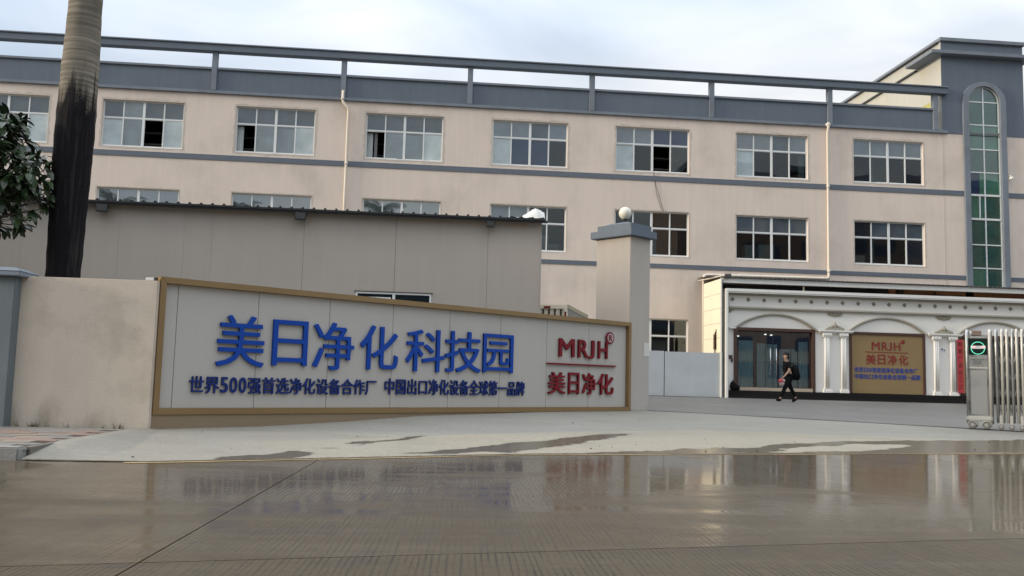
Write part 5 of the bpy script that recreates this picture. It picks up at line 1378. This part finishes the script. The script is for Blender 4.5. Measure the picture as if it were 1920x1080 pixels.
pk = MB().ball((.045, 0, .27), .27, 22, 14, (.62, .62, 1.05)); pk.ball((.14, 0, .16), .16, 16, 10, (.62, .9, 1.1))
pk.v = [(x + .008 * math.sin(z * 40), y, z + .006 * math.sin(x * 50)) for x, y, z in pk.v]
pk.build('pack', black_bag, bk, local=True)
for s_ in (-1, 1): MB().tube([(-.12, s_ * .10, .58), (-.28, s_ * .12, .62), (-.345, s_ * .12, .50), (-.33, s_ * .13, .32), (-.16, s_ * .14, .16)], .018, 6).build('strap', black_bag, bk, local=True)
MB().tube([(-.05, 0, .55), (-.04, 0, .62), (.0, 0, .61), (.0, 0, .53)], .012, 6).build('loop', black_bag, bk, local=True)
hbg = thing('snack_bag', 'small red and white plastic bag held by the walking person', 'bag', (PX - .33, PY - .23, ground_z(PX, PY) + .62), .09)
for q, (m_, c_, r_) in enumerate(((mat('red_plastic', (.45, .05, .06), .4, blotch=.2, blotch_scale=12), (0, 0, .13), .10), (mat('white_plastic', (.6, .45, .42), .4), (.07, 0, .15), .075), (mat('clear_plastic', (.35, .28, .26), .25), (.02, 0, .03), .10))):
    bb = MB().ball(c_, r_, 14, 10, (1, .6, .9)); bb.v = [(x + .012 * math.sin(z * 60 + y * 40), y, z + .008 * math.sin(x * 70)) for x, y, z in bb.v]; bb.build('bag_lobe', m_, hbg, local=True)
MB().tube([(0, 0, .2), (.02, 0, .255), (.05, 0, .2)], .008, 6).build('loop', MATS['white_plastic'], hbg, local=True)

# ------------------------------------------------------------------ across the road, made up to give the window panes reflections
dull_bark = mat('pale_palm_bark', (.2, .18, .15), .85)
PL = ['across the road, reflected in the window beside the near palm trunk, leftmost', 'across the road, second from the left in the first reflection', 'across the road, reflected in the right panes of the first lower window', 'across the road, reflected in the left pane of the second lower window', 'across the road, reflected in the third pane of the second lower window', 'across the road, reflected in the third lower window']
for i, (x, y, h) in enumerate(((-39, -45, 14.0), (-35, -46.5, 13.4), (-31.5, -45, 14.4), (-21.2, -45, 14.2), (-17, -46, 12.9), (-8.6, -45, 14.3))):
    palm('royal_palm', 'made-up royal palm ' + PL[i], (x, y, 0), h, .25, 'made-up palms across the road', fronds=13, mtop=dull_bark)
# unseen trees added left of the view to shade sign, shed and gate pillar
shade_tree_mesh = None
for i, (x, y, h) in enumerate(((-18.5, -17.6, 8.6), (-22.5, -19.6, 9.6), (-26.5, -17.2, 9.0), (-17.6, -20.6, 7.6))):
    t = thing('broadleaf_tree', 'dark leafy tree added out of view to cast shade, ' + ['nearest the shed', 'tallest of the row', 'farthest from the sign', 'nearest the wall'][i], 'tree', (x, y, .1), i * 1.3, 'trees added left of the view for shade')
    MB().tube([(0, 0, 0), (.05, 0, h * .3), (-.05, .05, h * .6), (0, 0, h * .85)], [.17, .14, .09, .03], 8).build('trunk', bark_m, t, local=True)
    if shade_tree_mesh is None:
        st = MB(); rs = random.Random(4); st.smooth = True
        for _ in range(2600):
            while True:
                p = Vector((rs.uniform(-1, 1), rs.uniform(-1, 1), rs.uniform(-1, 1)))
                if .25 < p.length < 1 + .18 * math.sin(p.x * 7) * math.sin(p.z * 6 + p.y * 5): break
            me = lm[rs.randrange(3)]; Mx = Matrix.Translation((p.x * 2.4, p.y * 2.4, 5.9 + p.z * 2.9)) @ Matrix.Rotation(rs.uniform(0, 6.28), 4, 'Z') @ Matrix.Rotation(rs.uniform(-.6, 1.2), 4, 'Y') @ Matrix.Scale(1.5, 4)
            st.add([Mx @ v.co for v in me.vertices], [tuple(q.vertices) for q in me.polygons])
        c = st.build('crown', leaf_m, t, local=True); shade_tree_mesh = c.data
    else:
        c = bpy.data.objects.new('crown', shade_tree_mesh); col.objects.link(c); c.parent = t
    c.scale = (1, 1, h / 8.8); c['kind'] = 'stuff'
ab = thing('apartment_block', 'tall brownish block made up across the road for the right windows to reflect', 'building', (48, -72, 0))  # block made up to be mirrored in the right windows
MB().box(28, 78, -86, -70, 0, 27).build('wall', mat('brown_tile_wall', (.22, .15, .12), .8, blotch=.1), ab)
wme = None
for i in range(14):
    for j in range(8):
        x, z = 30 + i * 3.4, 2 + j * 3.1
        if wme is None: wme = boxo('window', G_blue, ab, -.9, .9, 0, .1, 0, 1.7, local=True); o = wme
        else: o = wme.copy(); col.objects.link(o); o.parent = ab
        o.location = (x - 48, -70.05 + 72 , z)
boxo('roof', blue_paint, ab, 27.5, 78.5, -86.5, -69.5, 27, 27.8)
ab = thing('workshop', 'low pale workshop made up across the road for the windows to reflect', 'building', (0, -66, 0))  # unseen building, made up for the panes to reflect
MB().box(-45, 24, -80, -64, 0, 7).build('wall', mat('pale_tile_wall', (.4, .37, .32), .8, blotch=.1), ab)
MB().prism([(-46, 7.02), (25, 7.02), (24, 8.6), (-45, 8.6)], -81, -63.5).build('roof', blue_paint, ab)

lt_ = MB(); rl = random.Random(9)
for _ in range(34):
    t_ = rl.uniform(.5, 7.5); f_ = rl.choice((rl.uniform(.02, .25), rl.uniform(.2, .95)))
    p = samp(CA, np.array([t_]))[0] * (1 - f_) + samp(CB, np.array([t_]))[0] * f_; r_ = rl.uniform(.005, .016)
    lt_.ball((p[0], p[1], p[2] + .015), r_, 6, 4, (rl.uniform(.8, 1.6), 1, .5))
o = lt_.build('litter', mat('litter_brown', (.05, .04, .03), .8)); tag(o, 'small dark pebbles and leaf litter scattered over the driveway', 'litter', None, 'stuff')

# weeds and dead grass along the foot of the wall and kerb
gw = MB(); rg_ = random.Random(31)
spots = [(-9.75 + rg_.random() * 1.9, -23.13) for _ in range(9)] + [(-8.2, -23.12)] * 2
for (x, y) in spots:
    for _ in range(rg_.randint(4, 9)):
        a = rg_.uniform(0, 6.28); h = rg_.uniform(.03, .12); bx_, by_ = x + rg_.uniform(-.04, .04), y - rg_.uniform(0, .04)
        gw.add([(bx_ - .004, by_, .13), (bx_ + .004, by_, .13), (bx_ + math.cos(a) * h * .5, by_ - abs(math.sin(a)) * h * .4, .13 + h)], [(0, 1, 2)])
o = gw.build('weeds', mat('dry_weed', (.10, .10, .04), .8)); tag(o, 'thin weeds growing at the foot of the beige boundary wall', 'weeds', None, 'stuff')
